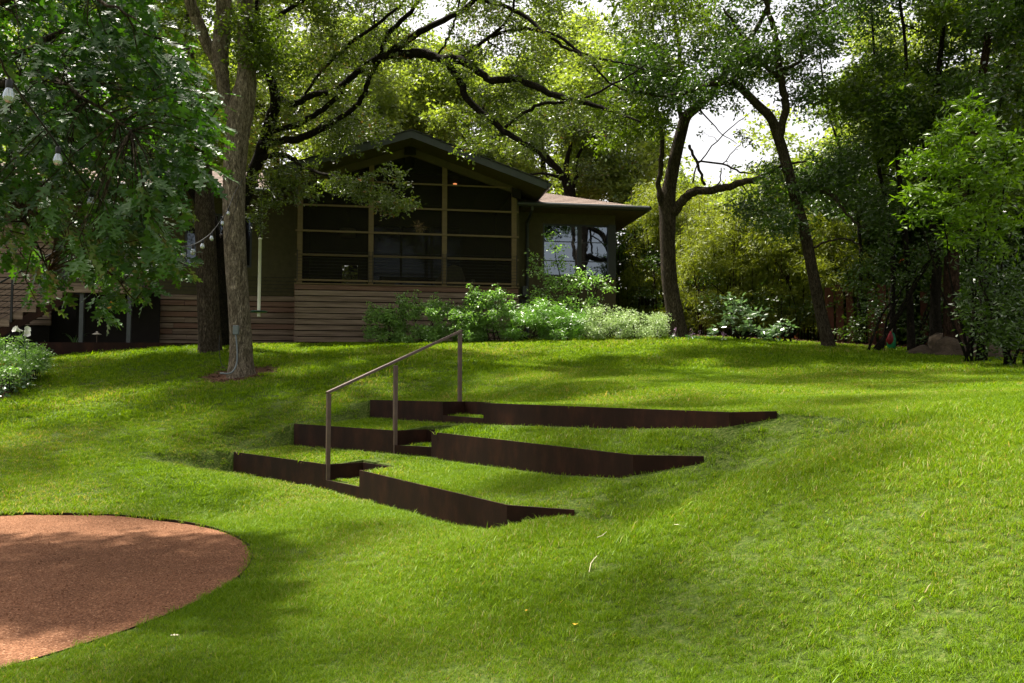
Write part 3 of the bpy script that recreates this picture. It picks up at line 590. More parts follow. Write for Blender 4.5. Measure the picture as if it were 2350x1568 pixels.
for sx in (-.8, .8):
    for sy in (-.38, .38): box('leg', sx-.03, sx+.03, sy-.03, sy+.03, 0, .719, M['black'], tb)
for x, lb in ((1.55, 'round backed chair left of the dark porch table'), (2.35, 'round backed chair before the dark porch table')):
    ch = thing('porch_chair', lb, 'chair', hp(x, .9, 2.5), HA, 'round backed porch chairs')
    MB().prism([(-.3, .3)]+[(.32*math.cos(t), .45+.2*math.sin(t)) for t in np.linspace(0, math.pi, 9)]+[(-.3, .31)], .22, .28).build('backrest', M['cloth'], ch); box('seat', -.28, .28, -.28, .22, .4, .45, M['cloth'], ch, .01)
    for sx in (-.24, .24):
        for sy in (-.24, .24): box('leg', sx-.02, sx+.02, sy-.02, sy+.02, 0, .399, M['black'], ch)
ls = thing('pendant_lamp', 'dim drum shade hanging in the left bay of the screened porch', 'lamp', hp(1.25, 2.2, 4.9), 0)
MB().lathe((0, 0, -.35), [(.24, 0), (.24, .24), (.2, .24)], 20).build('lamp_shade', M['cloth'], ls, True); MB().tube([(0, 0, -.11), (0, 0, 1.1)], .006, 5).build('cord', M['black'], ls)

# ------------------------------------------------------------------ foliage tools
def rand_dirs(n, up=.5):
    d = RNG.normal(size=(n, 3)); d[:, 2] += up*np.sign(RNG.normal(size=n)+.6)*1.2; return d/np.linalg.norm(d, axis=1)[:, None]
def leaf_quads(c, ln, wd, up=.55, droop=.0, axis=None):
    """c (n,3) leaf positions -> V (n,4,3) folded rhombus"""
    n = len(c); N = rand_dirs(n, up); a = RNG.normal(size=(n, 3)) if axis is None else axis+RNG.normal(size=(n, 3))*.35
    if droop: a[:, 2] -= droop
    a -= N*(a*N).sum(1)[:, None]; a /= np.linalg.norm(a, axis=1)[:, None]+1e-9; b = np.cross(N, a)
    L = ln*RNG.uniform(.65, 1.25, n)[:, None]; Wd = wd*RNG.uniform(.7, 1.2, n)[:, None]
    V = np.empty((n, 4, 3)); V[:, 0] = c; V[:, 1] = c+a*L*.48+b*Wd*.5+N*Wd*.16; V[:, 2] = c+a*L; V[:, 3] = c+a*L*.48-b*Wd*.5+N*Wd*.16
    return V
QF = [(0, 1, 2), (0, 2, 3)]
def clump_points(centers, radii, per, flat=.7, cr=.16, cn=14):
    """leaf positions gathered in small sprays inside each blob; returns pts, blob tint"""
    out, ti, ax = [], [], []
    for (c, R, n) in zip(centers, radii, per):
        k = max(1, int(n/cn)); d = RNG.normal(size=(k, 3)); d /= np.linalg.norm(d, axis=1)[:, None]
        rr = R*RNG.random(k)**.42; s = c+d*rr[:, None]*np.array([1, 1, flat])
        tt = RNG.random(k)
        # a spray: leaves set along a short drooping twig, alternating to its sides
        an = RNG.uniform(0, 2*math.pi, k); d0 = np.c_[np.cos(an), np.sin(an), RNG.normal(-.12, .3, k)]; o_ = (s-c)*np.array([1, 1, .4]); d0 = d0*.8+o_/(np.linalg.norm(o_, axis=1)[:, None]+1e-6)*.7; d0 /= np.linalg.norm(d0, axis=1)[:, None]
        D0 = np.repeat(d0, cn, axis=0); tp = np.tile(np.linspace(-1, 1, cn), k)*cr*1.7; sgn = np.tile(np.where(np.arange(cn) % 2, 1., -1.), k)[:, None]
        side = np.cross(D0, [0, 0, 1.]); q = np.repeat(s, cn, axis=0)+D0*tp[:, None]+RNG.normal(size=(k*cn, 3))*cr*.28; out.append(q); ti.append(np.repeat(tt, cn)); ax.append(D0*.7+side*sgn*.8)
    return np.concatenate(out), np.concatenate(ti), np.concatenate(ax)
class Tree:
    def __init__(s, name, label, base, bark, leaf, group=None, cat='tree'):
        s.t = thing(name, label, cat, tuple(base), 0, group); s.b = np.array(base, float); s.bark = bark; s.leaf = leaf
        s.mb = MB(); s.tr = MB(); s.nodes = []; s.V = []; s.T = []; s.k = 1.3 if cat == 'tree' else 1.; s.dn = 1.6 if cat == 'tree' else 1.3; s.kr = .7 if cat == 'tree' else 1.
    def limb(s, rows, trunk=False, k=8, n=5, twig=0, wob=.0):
        sp = spline([(*P(q[0], q[1], q[2]), q[3]) for q in rows], n) if max(abs(v) for q in rows for v in q[:2]) > 60 else spline(rows, n)
        if trunk is False:
            for q in sp[1:-1]: q[:3] += RNG.normal(size=3)*.012
        pts = [q[:3]-s.b for q in sp]; rad = [max(.004, q[3]*s.kr) for q in sp]
        (s.tr if trunk else s.mb).tube(pts, rad, k, wob=wob); s.nodes += [(q[:3].copy(), q[3]) for q in sp]
        return sp
    def connect(s, c, r=.018):
        """thin crooked branch from the nearest limb point to c, with side twigs"""
        if not s.nodes: return
        N = np.array([q[0] for q in s.nodes]); d = np.linalg.norm((N-c)*np.array([1, 1, 1.15]), axis=1)+RNG.random(len(N))*.6; i = int(np.argmin(d)); a = s.nodes[i][0]
        L = np.linalg.norm(c-a); rr = min(s.nodes[i][1]*.6, r+.011*L); m = 4
        rows = [(*(a+(c-a)*t+(RNG.normal(size=3)*.07*L if 0 < t < 1 else 0)+np.array([0, 0, .10*L*math.sin(math.pi*t)])), rr*(1-.75*t)) for t in np.linspace(0, 1, m+1)]
        sp = s.limb(rows, False, 5, 3); return sp
    def crown(s, blobs, ln, wd, cn=14, cr=.17, flat=.7, up=.55, conn=True, droop=0, density=1., twigs=3, shift=(0, 0, 0)):
        cs, rs, ns = [], [], []
        for q in blobs:
            c = P(*q[:3])+np.array(shift); cs.append(c); rs.append(q[3]); ns.append(int(q[4]*density*s.dn))
            if conn:
                s.connect(c)
                for _ in range(twigs): s.connect(c+RNG.normal(size=3)*q[3]*.55, .008)
        p, t, ax = clump_points(cs, rs, ns, flat, cr, cn); s.V.append(leaf_quads(p, ln*s.k, wd*s.k, up, droop, ax)); s.T.append(np.clip(t*.7+RNG.random(len(t))*.3, 0, 1))
    def wcrown(s, x, y, z, R, n, leaves, ln=.13, wd=.075, holes=()):
        cs = []
        while len(cs) < n:
            c = np.array([RNG.uniform(*x), RNG.uniform(*y), RNG.uniform(*z)])
            if any(math.hypot(c[0]-a, c[1]-b_) < r for a, b_, r in holes): continue
            cs.append(c); s.connect(c, .02)
        p, t, ax = clump_points(cs, [RNG.uniform(*R) for _ in cs], [leaves]*n, .45, .2, 14); s.V.append(leaf_quads(p, ln, wd, .8, 0, ax)); s.T.append(np.clip(t*.7+RNG.random(len(t))*.3, 0, 1))
    def done(s, crown_name='crown'):
        if s.tr.v: s.tr.build('trunk', s.bark, s.t, True)
        if s.mb.v: s.mb.build('branches', s.bark, s.t, True)
        if s.V:
            V = np.concatenate(s.V)-s.b; o = bulk(crown_name, V, QF, s.leaf, s.t, np.concatenate(s.T)); return o
def rblobs(box_, D, R, n, leaves, skip=()):
    out = []
    x0, x1, y0, y1 = box_
    while len(out) < n:
        x, y = RNG.uniform(x0, x1), RNG.uniform(y0, y1)
        if any(((x-a)/c)**2+((y-b)/d)**2 < 1 for a, b, c, d in skip): continue
        out.append((x, y, RNG.uniform(*D), RNG.uniform(*R), leaves))
    return out
GAPS = [(1665, 320, 95, 110), (1000, 70, 60, 50), (1180, 85, 34, 26), (1790, 75, 55, 60), (1930, 130, 70, 60), (2070, 60, 65, 55), (1895, 300, 60, 50), (2220, 130, 60, 50), (700, 60, 40, 40)]

# --- big grey trunk, front left
def base_on(px, py, D): q = P(px, py, D); q[2] = height(np.array([q[:2]]))[0]-.05; return q
tb0 = base_on(556, 865, 17.0)
T1 = Tree('shade_tree', 'tall tree with straight grey furrowed trunk standing on the lawn left of the handrail', tb0, M['bark_grey'], M['elm'])
sp = T1.limb([(tb0[0], tb0[1], tb0[2]-.15, .52), (tb0[0]-.02, tb0[1], tb0[2]+.08, .42), (tb0[0]-.03, tb0[1], tb0[2]+.35, .35), (*P(553, 790, 17), .325), (*P(548, 700, 17), .31), (*P(541, 600, 17), .315), (*P(537, 500, 17), .32), (*P(538, 400, 17), .33), (*P(545, 310, 17), .35), (*P(556, 240, 17), .37), (*P(566, 180, 17), .29), (*P(564, 100, 17), .24), (*P(562, 0, 17), .23), (*P(560, -140, 17), .21), (*P(575, -300, 17), .16), (*P(570, -480, 17), .09)], True, 28, 5)
T1.limb([(532, 275, 17.05, .2), (520, 225, 17.1, .19), (508, 170, 17.2, .21), (505, 120, 17.3, .27), (510, 60, 17.4, .27), (514, 0, 17.4, .25), (500, -150, 17.5, .2), (460, -330, 17.6, .07)])
T1.limb([(500, 150, 17.3, .15), (478, 110, 17.3, .17), (455, 50, 17.2, .17), (430, -10, 17.1, .17), (400, -130, 17, .12), (380, -260, 16.8, .06)])
for rows in ([(560, -60, 17, .1), (640, -160, 16.4, .09), (760, -260, 15.5, .06), (850, -330, 15, .03)], [(565, -120, 17, .1), (480, -260, 16, .08), (380, -360, 15, .04)], [(570, -260, 17, .08), (680, -420, 15.5, .06), (800, -560, 14, .03)]): T1.limb(rows)
T1.crown(rblobs((330, 1000, -560, -60), (13.5, 18.5), (.7, 1.2), 20, 420), .11, .055, flat=.6)
T1.crown(rblobs((560, 700, 20, 200), (16.6, 17.4), (.4, .6), 7, 420), .07, .035)
T1.wcrown((-6.5, .5), (6.5, 12.5), (8.6, 11.5), (.6, 1.1), 20, 500)
T1.done()
# flare roots lobes, electric box and conduit on the trunk
eb_ = P(541, 765, 16.66); eq = thing('trunk_outlet', 'small weathered electric box on the big grey trunk with grey conduit to the ground', 'outlet box', tuple(eb_))
box('outlet_box', -.055, .055, -.03, .06, -.03, .16, M['conduit'], eq, .01)
g0 = P(500, 862, 16.5); MB().tube(spline([np.array([0, -.0, -.03]), P(544, 800, 16.62)-eb_, P(543, 835, 16.55)-eb_, P(530, 856, 16.45)-eb_, P(505, 857, 16.45)-eb_], 6), .017, 8).build('conduit', M['conduit'], eq, True)
MB().tube(spline([P(504, 770, 16.7)-eb_, P(503, 800, 16.68)-eb_, P(508, 835, 16.6)-eb_, P(522, 850, 16.5)-eb_], 5), .006, 6).build('cable', M['black'], eq, True)

# --- grey trunk behind it
tb1 = base_on(482, 786, 19.6)
T2 = Tree('shade_tree', 'second darker trunk close behind the tall front left tree', tb1, M['bark_mid'], M['elm'])
T2.limb([(tb1[0], tb1[1], tb1[2]-.1, .46), (tb1[0], tb1[1], tb1[2]+.25, .39), (*P(478, 700, 19.6), .36), (*P(474, 600, 19.6), .34), (*P(470, 500, 19.6), .33), (*P(468, 400, 19.8), .28), (*P(460, 300, 20), .25), (*P(450, 220, 20.2), .2), (*P(436, 130, 20.4), .16), (*P(430, 60, 20.5), .14), (*P(440, -20, 20.5), .12), (*P(470, -160, 20), .1), (*P(510, -300, 19.6), .15)], True, 20, 5)
T2.limb([(458, 290, 20, .13), (420, 240, 19.9, .12), (380, 150, 19.6, .1), (340, 40, 19.3, .07), (320, -80, 19, .04)])
T2.limb([(445, -40, 20.4, .1), (560, -180, 19, .12), (640, -260, 18, .08)])
T2.crown(rblobs((-40, 330, -60, 420), (17.5, 21), (.7, 1.1), 22, 420), .1, .055)
T2.crown(rblobs((230, 520, -120, 330), (17.8, 21), (.6, 1.0), 26, 420, [(345, 75, 30, 25)]), .085, .045)
T2.crown(rblobs((150, 700, -400, -100), (17, 21), (.8, 1.2), 14, 420), .11, .055)
T2.wcrown((-11.5, -6.5), (11.5, 17), (8.8, 11), (.7, 1.2), 18, 440)
T2.done()

# --- live oak with the arching dark limbs
tb2 = base_on(505, 788, 20.6)
T3 = Tree('live_oak_tree', 'dark twisting live oak whose arching limb spans above the porch roof', tb2, M['bark_dark'], M['liveoak'])
T3.limb([(tb2[0], tb2[1], tb2[2]-.1, .40), (*P(506, 700, 20.6), .30), (*P(510, 620, 20.5), .28), (*P(520, 540, 20.3), .27)], True, 16, 5)
LB = [
 [(520, 540, 20.3, .26), (560, 460, 20.1, .25), (592, 370, 19.9, .25), (618, 290, 19.6, .25), (632, 225, 19.4, .2), (618, 170, 19.2, .16), (598, 90, 18.8, .12), (590, 0, 18.4, .09), (600, -120, 18, .05)],
 [(508, 640, 20.5, .28), (498, 586, 20.4, .32), (484, 520, 20.3, .33), (466, 468, 20.2, .32), (440, 425, 20.1, .28), (412, 395, 20.1, .24), (396, 350, 20, .18), (360, 260, 19.5, .1), (330, 160, 19, .07), (300, 60, 18.4, .04)],
 [(474, 545, 20.2, .16), (440, 522, 20.1, .17), (408, 490, 20, .15), (380, 462, 19.9, .15), (376, 435, 19.8, .13), (386, 404, 19.8, .12), (378, 380, 19.7, .05), (360, 330, 19.5, .03)], [(405, 475, 20, .05), (375, 488, 19.9, .04), (352, 500, 19.8, .02)],
 [(630, 225, 19.4, .13), (674, 240, 19.2, .13), (710, 220, 19.0, .125), (766, 208, 18.8, .12), (814, 172, 18.5, .12), (842, 148, 18.2, .12), (874, 132, 17.9, .13), (922, 124, 17.6, .17), (970, 124, 17.3, .17), (1014, 136, 17, .165), (1060, 140, 16.8, .15), (1100, 166, 16.6, .13), (1130, 184, 16.5, .12), (1190, 180, 16.4, .12), (1238, 204, 16.2, .11), (1302, 228, 16, .095), (1360, 240, 15.8, .07), (1410, 256, 15.6, .05), (1470, 280, 15.3, .025)],
 [(1020, 136, 17, .12), (1054, 182, 16.9, .13), (1070, 224, 16.8, .12), (1118, 268, 16.8, .11), (1166, 308, 16.7, .10), (1222, 340, 16.6, .08), (1266, 384, 16.5, .04)],
 [(1160, 292, 16.7, .06), (1202, 260, 16.5, .06), (1246, 238, 16.3, .055), (1322, 232, 16.1, .05), (1410, 192, 15.8, .035), (1480, 150, 15.4, .02)],
 [(615, 305, 19.6, .11), (694, 280, 19.2, .11), (750, 244, 18.9, .10), (786, 212, 18.7, .08)],
 [(600, 330, 19.7, .16), (630, 326, 19.5, .14), (694, 316, 19.3, .15), (750, 288, 19, .12), (802, 256, 18.8, .10), (834, 220, 18.5, .10), (850, 172, 18.3, .09), (870, 140, 18, .10)],
 [(596, 362, 19.8, .12), (640, 356, 19.5, .1), (670, 364, 19.2, .09), (700, 388, 18.8, .08), (760, 402, 18, .05), (830, 425, 17.2, .035), (900, 440, 16.6, .025), (950, 465, 16.2, .012)],
 [(880, 134, 17.8, .14), (930, 95, 17.4, .13), (990, 60, 17, .11), (1062, 24, 16.4, .09), (1130, -40, 15.8, .06), (1200, -120, 15, .03)],
 [(870, 130, 17.9, .08), (890, 80, 17.6, .09), (930, 40, 17.2, .08), (962, 0, 16.8, .07), (1000, -80, 16.3, .04)],
 [(1006, 124, 17.1, .04), (1030, 85, 16.9, .045), (1046, 40, 16.7, .04), (1060, -10, 16.5, .03)],
 [(1050, 134, 16.9, .06), (1090, 108, 16.6, .06), (1126, 84, 16.4, .06), (1170, 40, 16, .05), (1185, -20, 15.6, .04)],
 [(1126, 84, 16.4, .05), (1190, 66, 16.2, .05), (1270, 80, 15.9, .05), (1350, 128, 15.6, .045), (1410, 140, 15.3, .03), (1480, 160, 15, .02)],
 [(1060, -20, 16.5, .05), (1120, 5, 16.2, .06), (1180, 22, 16, .07), (1254, 80, 15.7, .06), (1300, 110, 15.6, .05), (1340, 130, 15.5, .04), (1400, 190, 15.3, .03), (1440, 210, 15.2, .02)],
 [(700, 215, 19, .05), (770, 130, 18.2, .06), (860, 60, 17.4, .06), (930, 0, 16.6, .04), (1000, -100, 15.8, .02)],
 [(594, 60, 18.6, .08), (700, 0, 17.5, .07), (820, -80, 16.2, .05), (950, -180, 15, .03)]]
for r in LB: T3.limb([(q[0], q[1], q[2], q[3]*.86) for q in r], k=10)
T3.crown(rblobs((600, 860, 20, 330), (18.8, 21.2), (.45, .8), 24, 430, GAPS), .065, .032, cn=16, cr=.13, up=.4)
T3.crown(rblobs((840, 1500, -40, 130), (16.6, 19.2), (.4, .75), 20, 400, GAPS), .065, .032, cn=16, cr=.13, up=.4)
T3.crown(rblobs((1080, 1500, 130, 330), (16.9, 18.8), (.3, .6), 14, 330, GAPS), .065, .032, cn=16, cr=.13, up=.4)
T3.crown(rblobs((620, 960, -60, 110), (17.5, 19.5), (.4, .7), 13, 400, GAPS), .065, .032, cn=16, cr=.13, up=.4)
T3.crown([(q[0]+RNG.normal()*10, q[1]+RNG.normal()*10, q[2]-.25, .22, 90) for r in LB[4:] for q in r[1:-1:2]], .06, .03, cn=10, cr=.1, up=.4, conn=False)
T3.crown([(610, 420, 19.4, .5, 420), (650, 400, 19.2, .45, 380), (620, 465, 19.2, .35, 260), (690, 410, 18.9, .35, 260), (585, 500, 19.3, .25, 130), (680, 440, 19, .35, 220), (350, 440, 19.8, .6, 400), (430, 500, 19.8, .5, 320), (390, 380, 19.6, .6, 330), (350, 540, 19.6, .4, 240), (600, 520, 19.4, .22, 80)], .065, .032, cn=16, cr=.12, up=.4)
T3.crown([(790, 415, 17.6, .3, 230), (830, 440, 17.2, .34, 330), (870, 450, 16.9, .33, 330), (905, 465, 16.6, .3, 290), (760, 430, 17.9, .26, 170), (935, 470, 16.3, .22, 150), (915, 400, 16.7, .16, 80), (920, 425, 16.6, .14, 70), (880, 395, 16.9, .13, 60), (720, 445, 18.4, .24, 130), (885, 480, 16.7, .22, 140), (845, 405, 17.1, .16, 80), (892, 378, 16.8, .08, 22)], .062, .03, cn=11, cr=.085, up=.4)
T3.crown(rblobs((700, 1500, -420, -60), (12.5, 17), (.7, 1.2), 12, 380), .10, .055, flat=.6)
T3.done()
# ball moss tufts hanging in the oak
mc = np.array([P(x, y, D) for x, y, D in [(962, 522, 16.2), (690, 145, 18), (740, 160, 18.2), (900, 260, 17.8), (930, 280, 17.6), (880, 240, 17.8), (1600, 338, 18), (1250, 120, 15.8), (700, 120, 18)]])
msz = [.10, .14, .12, .08, .08, .06, .07, .07, .12]
for c, r_, lb in zip(mc[:3], msz[:3], ['ball moss clump dangling before the porch screen', 'brown ball moss tuft left of the arching limb', 'smaller brown ball moss tuft beside the arching limb']):
    q = RNG.normal(size=(160, 3))*r_*.35; o = bulk('ball_moss', leaf_quads(q, .09, .012, 0, axis=q*8), QF, M['moss'], None, RNG.random(160)); o.location = c; tag(o, lb, 'moss')

# --- right centre tree
tb3 = base_on(1558, 768, 20.3)
T4 = Tree('elm_tree', 'forked brown trunk right of the house with a limb reaching right', tb3, M['bark_mid'], M['elm'])
T4.limb([(tb3[0], tb3[1], tb3[2]-.1, .44), (tb3[0]-.02, tb3[1], tb3[2]+.2, .34), (*P(1545, 700, 20.3), .29), (*P(1536, 640, 20.3), .275), (*P(1532, 560, 20.3), .27), (*P(1532, 500, 20.3), .29), (*P(1531, 460, 20.3), .30), (*P(1538, 420, 20.3), .24), (*P(1550, 360, 20.2), .22), (*P(1563, 305, 20.1), .21), (*P(1575, 268, 20), .19), (*P(1600, 246, 19.8), .16), (*P(1634, 212, 19.6), .13), (*P(1690, 130, 19.2), .11), (*P(1740, 60, 18.8), .08), (*P(1780, -30, 18.4), .05)], True, 18, 5)
for r in ([(1518, 470, 20.2, .09), (1512, 430, 20.2, .095), (1516, 380, 20.1, .09), (1520, 320, 20, .085), (1507, 260, 19.9, .075), (1498, 200, 19.8, .06), (1500, 90, 19.5, .05), (1490, -40, 19.2, .03)],
          [(1566, 280, 20.1, .1), (1558, 230, 20, .085), (1560, 120, 19.8, .07), (1540, 0, 19.5, .05), (1530, -120, 19, .03)],
          [(1545, 490, 20.2, .17), (1570, 458, 20, .16), (1592, 441, 19.8, .15), (1634, 436, 19.5, .14), (1674, 428, 19.2, .13), (1712, 416, 19, .11), (1740, 410, 18.8, .09), (1800, 380, 18.4, .05), (1850, 370, 18, .03)],
          [(1618, 424, 19.6, .05), (1598, 370, 19.8, .05), (1582, 334, 20, .055)], [(1598, 372, 19.8, .035), (1658, 376, 19.5, .035), (1706, 398, 19.2, .03), (1742, 394, 19, .015)],
          [(1590, 420, 19.7, .03), (1600, 380, 19.7, .025), (1660, 310, 19.6, .02), (1720, 260, 19.5, .012)], [(1658, 376, 19.5, .02), (1690, 340, 19.4, .015), (1720, 310, 19.3, .008)], [(1606, 250, 19.8, .03), (1650, 300, 19.8, .018), (1690, 330, 19.7, .01)],
          [(1620, 440, 19.5, .02), (1650, 420, 19.4, .025), (1655, 385, 19.3, .02)], [(1700, 420, 19.1, .03), (1720, 450, 19, .02), (1730, 480, 19, .01)]): T4.limb(r, k=8)
T4.crown(rblobs((1440, 1900, -60, 190), (17.5, 21), (.5, .9), 30, 400, GAPS), .075, .038, up=.4)
T4.crown(rblobs((1360, 1540, 150, 330), (18, 21), (.4, .7), 12, 340, GAPS), .075, .038, up=.4)
T4.crown([(RNG.uniform(1600, 1760), RNG.uniform(230, 400), 19.6, .16, 14) for _ in range(14)], .07, .036, cn=5, cr=.1, up=.3)
T4.crown(rblobs((1400, 1900, -420, -60), (13.5, 19), (.7, 1.2), 10, 360), .10, .055, flat=.6)
T4.done()

# --- leaning tree
tb4 = base_on(1900, 792, 18.6)
T5 = Tree('elm_tree', 'slender brown trunk leaning left at the edge of the lawn before the bamboo', tb4, M['bark_mid'], M['darkleaf'])
T5.limb([(tb4[0], tb4[1], tb4[2]-.1, .27), (tb4[0], tb4[1], tb4[2]+.15, .22), (*P(1884, 720, 18.6), .19), (*P(1868, 640, 18.5), .18), (*P(1848, 540, 18.4), .175), (*P(1824, 450, 18.3), .17), (*P(1800, 360, 18.2), .17), (*P(1782, 304, 18.1), .16), (*P(1768, 270, 18), .145), (*P(1738, 240, 17.8), .13), (*P(1706, 208, 17.6), .12), (*P(1682, 190, 17.4), .11), (*P(1634, 192, 17.2), .08), (*P(1586, 210, 17), .07), (*P(1514, 220, 16.7), .055), (*P(1450, 204, 16.4), .03)], True, 14, 5)
for r in ([(1790, 315, 18.1, .12), (1804, 240, 18, .13), (1794, 200, 17.9, .12), (1784, 120, 17.7, .11), (1774, 60, 17.5, .09), (1756, 0, 17.3, .07), (1740, -120, 17, .04)],
          [(1786, 176, 17.9, .08), (1738, 132, 17.6, .07), (1702, 84, 17.3, .05), (1660, 20, 17, .03)], [(1792, 160, 17.9, .06), (1838, 140, 17.7, .05), (1842, 80, 17.5, .05), (1890, 24, 17.2, .03)],
          [(1869, 568, 18.4, .04), (1902, 553, 18.2, .035), (1947, 550, 18, .03), (1985, 572, 17.9, .015)], [(1836, 445, 18.3, .05), (1872, 436, 18.1, .055), (1914, 454, 17.9, .05), (1950, 500, 17.8, .04), (1992, 532, 17.7, .025)],
          [(1850, 440, 18.2, .04), (1890, 430, 18, .035), (1940, 470, 17.9, .02)]): T5.limb(r, k=8)
T5.crown(rblobs((1430, 1760, 120, 225), (16.4, 18), (.35, .55), 16, 330, GAPS), .08, .036, up=.4)
T5.crown(rblobs((1700, 2050, 380, 520), (17.4, 19), (.3, .55), 15, 330, [(1780, 350, 60, 40)]), .085, .034, up=.4)
T5.crown(rblobs((1830, 2080, 120, 400), (17.2, 19), (.4, .7), 15, 330, GAPS), .085, .034, up=.4)
T5.crown(rblobs((1640, 2000, -50, 130), (16.5, 18.5), (.5, .8), 14, 330, GAPS), .085, .036, up=.4)
T5.crown(rblobs((1500, 2100, -480, -80), (11.5, 17.5), (.7, 1.2), 9, 380), .10, .055, flat=.6)
T5.wcrown((1.5, 9.5), (5.5, 13.5), (8.3, 11), (.7, 1.3), 20, 330)
T5.done()

# --- dark grove on the right
grove = [((2048, 800, 18.6), [(2048, 700), (2049, 586), (2031, 451), (2016, 376), (2010, 200), (2000, 20)], .09, 'thin dark trunk right of the leaning tree in the dark grove', (1920, 2150, 60, 430)),
         ((2092, 800, 17.8), [(2088, 700), (2079, 556), (2067, 436), (2060, 330), (2080, 150), (2060, -40)], .10, 'dark slim trunk at the middle of the grove on the right', (1980, 2300, -40, 300)),
         ((2150, 806, 18.2), [(2146, 700), (2150, 600), (2140, 500), (2120, 350), (2150, 200), (2170, 0)], .16, 'thick dark trunk in the middle of the right hand grove', (2050, 2350, 0, 330)),
         ((2190, 806, 17.2), [(2185, 700), (2184, 600), (2195, 500), (2220, 380), (2250, 200), (2280, 0)], .24, 'thickest reddish brown trunk behind the bright laurel bush', (2100, 2420, -60, 260)),
         ((2262, 812, 17.6), [(2256, 720), (2250, 600), (2262, 500), (2280, 400), (2300, 200), (2350, 50)], .08, 'slim pale trunk behind the laurel near the right edge', (2180, 2480, 100, 500)),
         ((1975, 790, 20.5), [(1972, 700), (1976, 600), (1965, 480), (1930, 350), (1900, 250), (1880, 120)], .07, 'slim trunk deep behind the leaning tree', (1850, 2060, 160, 480))]
for (bx, by, bD), path, r0, lb, bb in grove:
    bq = base_on(bx, by, bD); T = Tree('evergreen_tree', lb, bq, M['bark_red'] if r0 > .2 else M['bark_dark'], M['elm' if r0 in (.09, .08, .16) else 'darkleaf'], 'dark trees of the right hand grove')
    T.limb([(bq[0], bq[1], bq[2]-.1, r0*1.4)]+[(*P(x, y, bD), r0*(1-.12*i)) for i, (x, y) in enumerate(path)], True, 10, 4)
    T.crown(rblobs(bb, (bD-1.2, bD+2.0), (.45, .85), 20, 330, GAPS), .10, .045, cn=12, cr=.16, up=.5)
    T.crown(rblobs((bb[0]-60, bb[1]+60, -450, -40), (bD-4, bD+1), (.8, 1.2), 5, 340), .12, .06, flat=.6)
    T.done()

# --- shrubs on the right
def shrub(name, label, base, blobs, leaf, ln, wd, stems=6, group=None, bark='bark_dark', **kw):
    T = Tree(name, label, base, M[bark], M[leaf], group, 'shrub')
    cs = [P(*q[:3]) for q in blobs]
    for i in range(stems):
        c = cs[RNG.integers(len(cs))]; a = np.array(base)+np.array([RNG.normal()*.12, RNG.normal()*.1, 0])
        T.limb([(*a, .03), (*(a+(c-a)*.4+RNG.normal(size=3)*.06), .022), (*(a+(c-a)*.8+RNG.normal(size=3)*.06), .014), (*c, .006)], False, 6, 3)
    T.crown(blobs, ln, wd, conn=True, twigs=1, **kw); T.done('foliage')
lb_ = base_on(2240, 815, 15.5)
shrub('laurel_bush', 'tall bright green laurel with glossy leaves near the right edge', lb_, [(2215, 240, 15.3, .25, 160), (2200, 280, 15.2, .3, 260), (2260, 290, 15.2, .3, 220), (2160, 320, 15.1, .35, 330), (2230, 340, 14.9, .5, 460), (2310, 330, 15, .35, 260), (2120, 370, 15, .35, 300), (2180, 400, 14.8, .5, 460), (2270, 410, 14.8, .5, 430), (2340, 400, 15, .45, 300), (2110, 440, 14.9, .35, 260), (2160, 480, 14.8, .45, 380), (2250, 490, 14.8, .5, 360), (2330, 500, 14.8, .5, 330), (2200, 540, 14.9, .4, 250), (2110, 500, 15.1, .25, 120), (2280, 570, 14.9, .45, 220)], 'laurel', .145, .05, 9, cn=10, cr=.11, up=.7, density=.75)
lb_ = base_on(2310, 822, 14.6)
shrub('laurel_bush', 'low dark green bush at the right edge of the lawn below the bright laurel', lb_, [(2330, 640, 14.6, .5, 360), (2260, 680, 14.7, .45, 300), (2310, 720, 14.4, .5, 360), (2350, 780, 14.3, .5, 300), (2270, 760, 14.5, .4, 260), (2240, 620, 14.8, .35, 200), (2220, 720, 14.8, .3, 130), (2380, 650, 14.6, .6, 300), (2240, 570, 15, .3, 160), (2300, 790, 14.3, .35, 180)], 'darkleaf', .10, .04, 7, cn=9, cr=.12)
for (bx, by, D, bl, lb) in [(2010, 790, 17.8, [(2000, 600, 17.6, .4, 240), (1970, 640, 17.6, .4, 240), (2030, 560, 17.6, .35, 200), (1990, 690, 17.5, .35, 160), (2110, 600, 17.6, .4, 240), (2160, 560, 17.2, .4, 240), (2060, 640, 17.7, .35, 160)], 'leafy dark understory bush between the leaning tree and grove'),
                            (2100, 800, 19.5, [(2080, 660, 19.5, .7, 330), (2160, 640, 19.5, .8, 380), (2230, 700, 19, .8, 360), (2010, 720, 19.6, .6, 260), (2120, 760, 19.3, .6, 240), (2300, 600, 18.6, .8, 330), (2350, 700, 18.2, .9, 330), (2200, 780, 18.8, .5, 220), (1950, 760, 19.8, .5, 220)], 'deep dark undergrowth bush behind the grove trunks'),
                            (1790, 775, 21.5, [(1760, 700, 21.5, .6, 260), (1700, 720, 21.5, .5, 240), (1820, 720, 21.5, .6, 240), (1880, 700, 21.2, .6, 240), (1640, 700, 21.8, .5, 220), (1490, 680, 25, .6, 260), (1500, 600, 25.4, .6, 260), (1620, 640, 22.2, .5, 200)], 'dark green undergrowth bush between the two lawn edge trunks')]:
    shrub('understory_bush', lb, base_on(bx, by, D), bl, 'darkleaf', .10, .042, 5, cn=9, cr=.14)
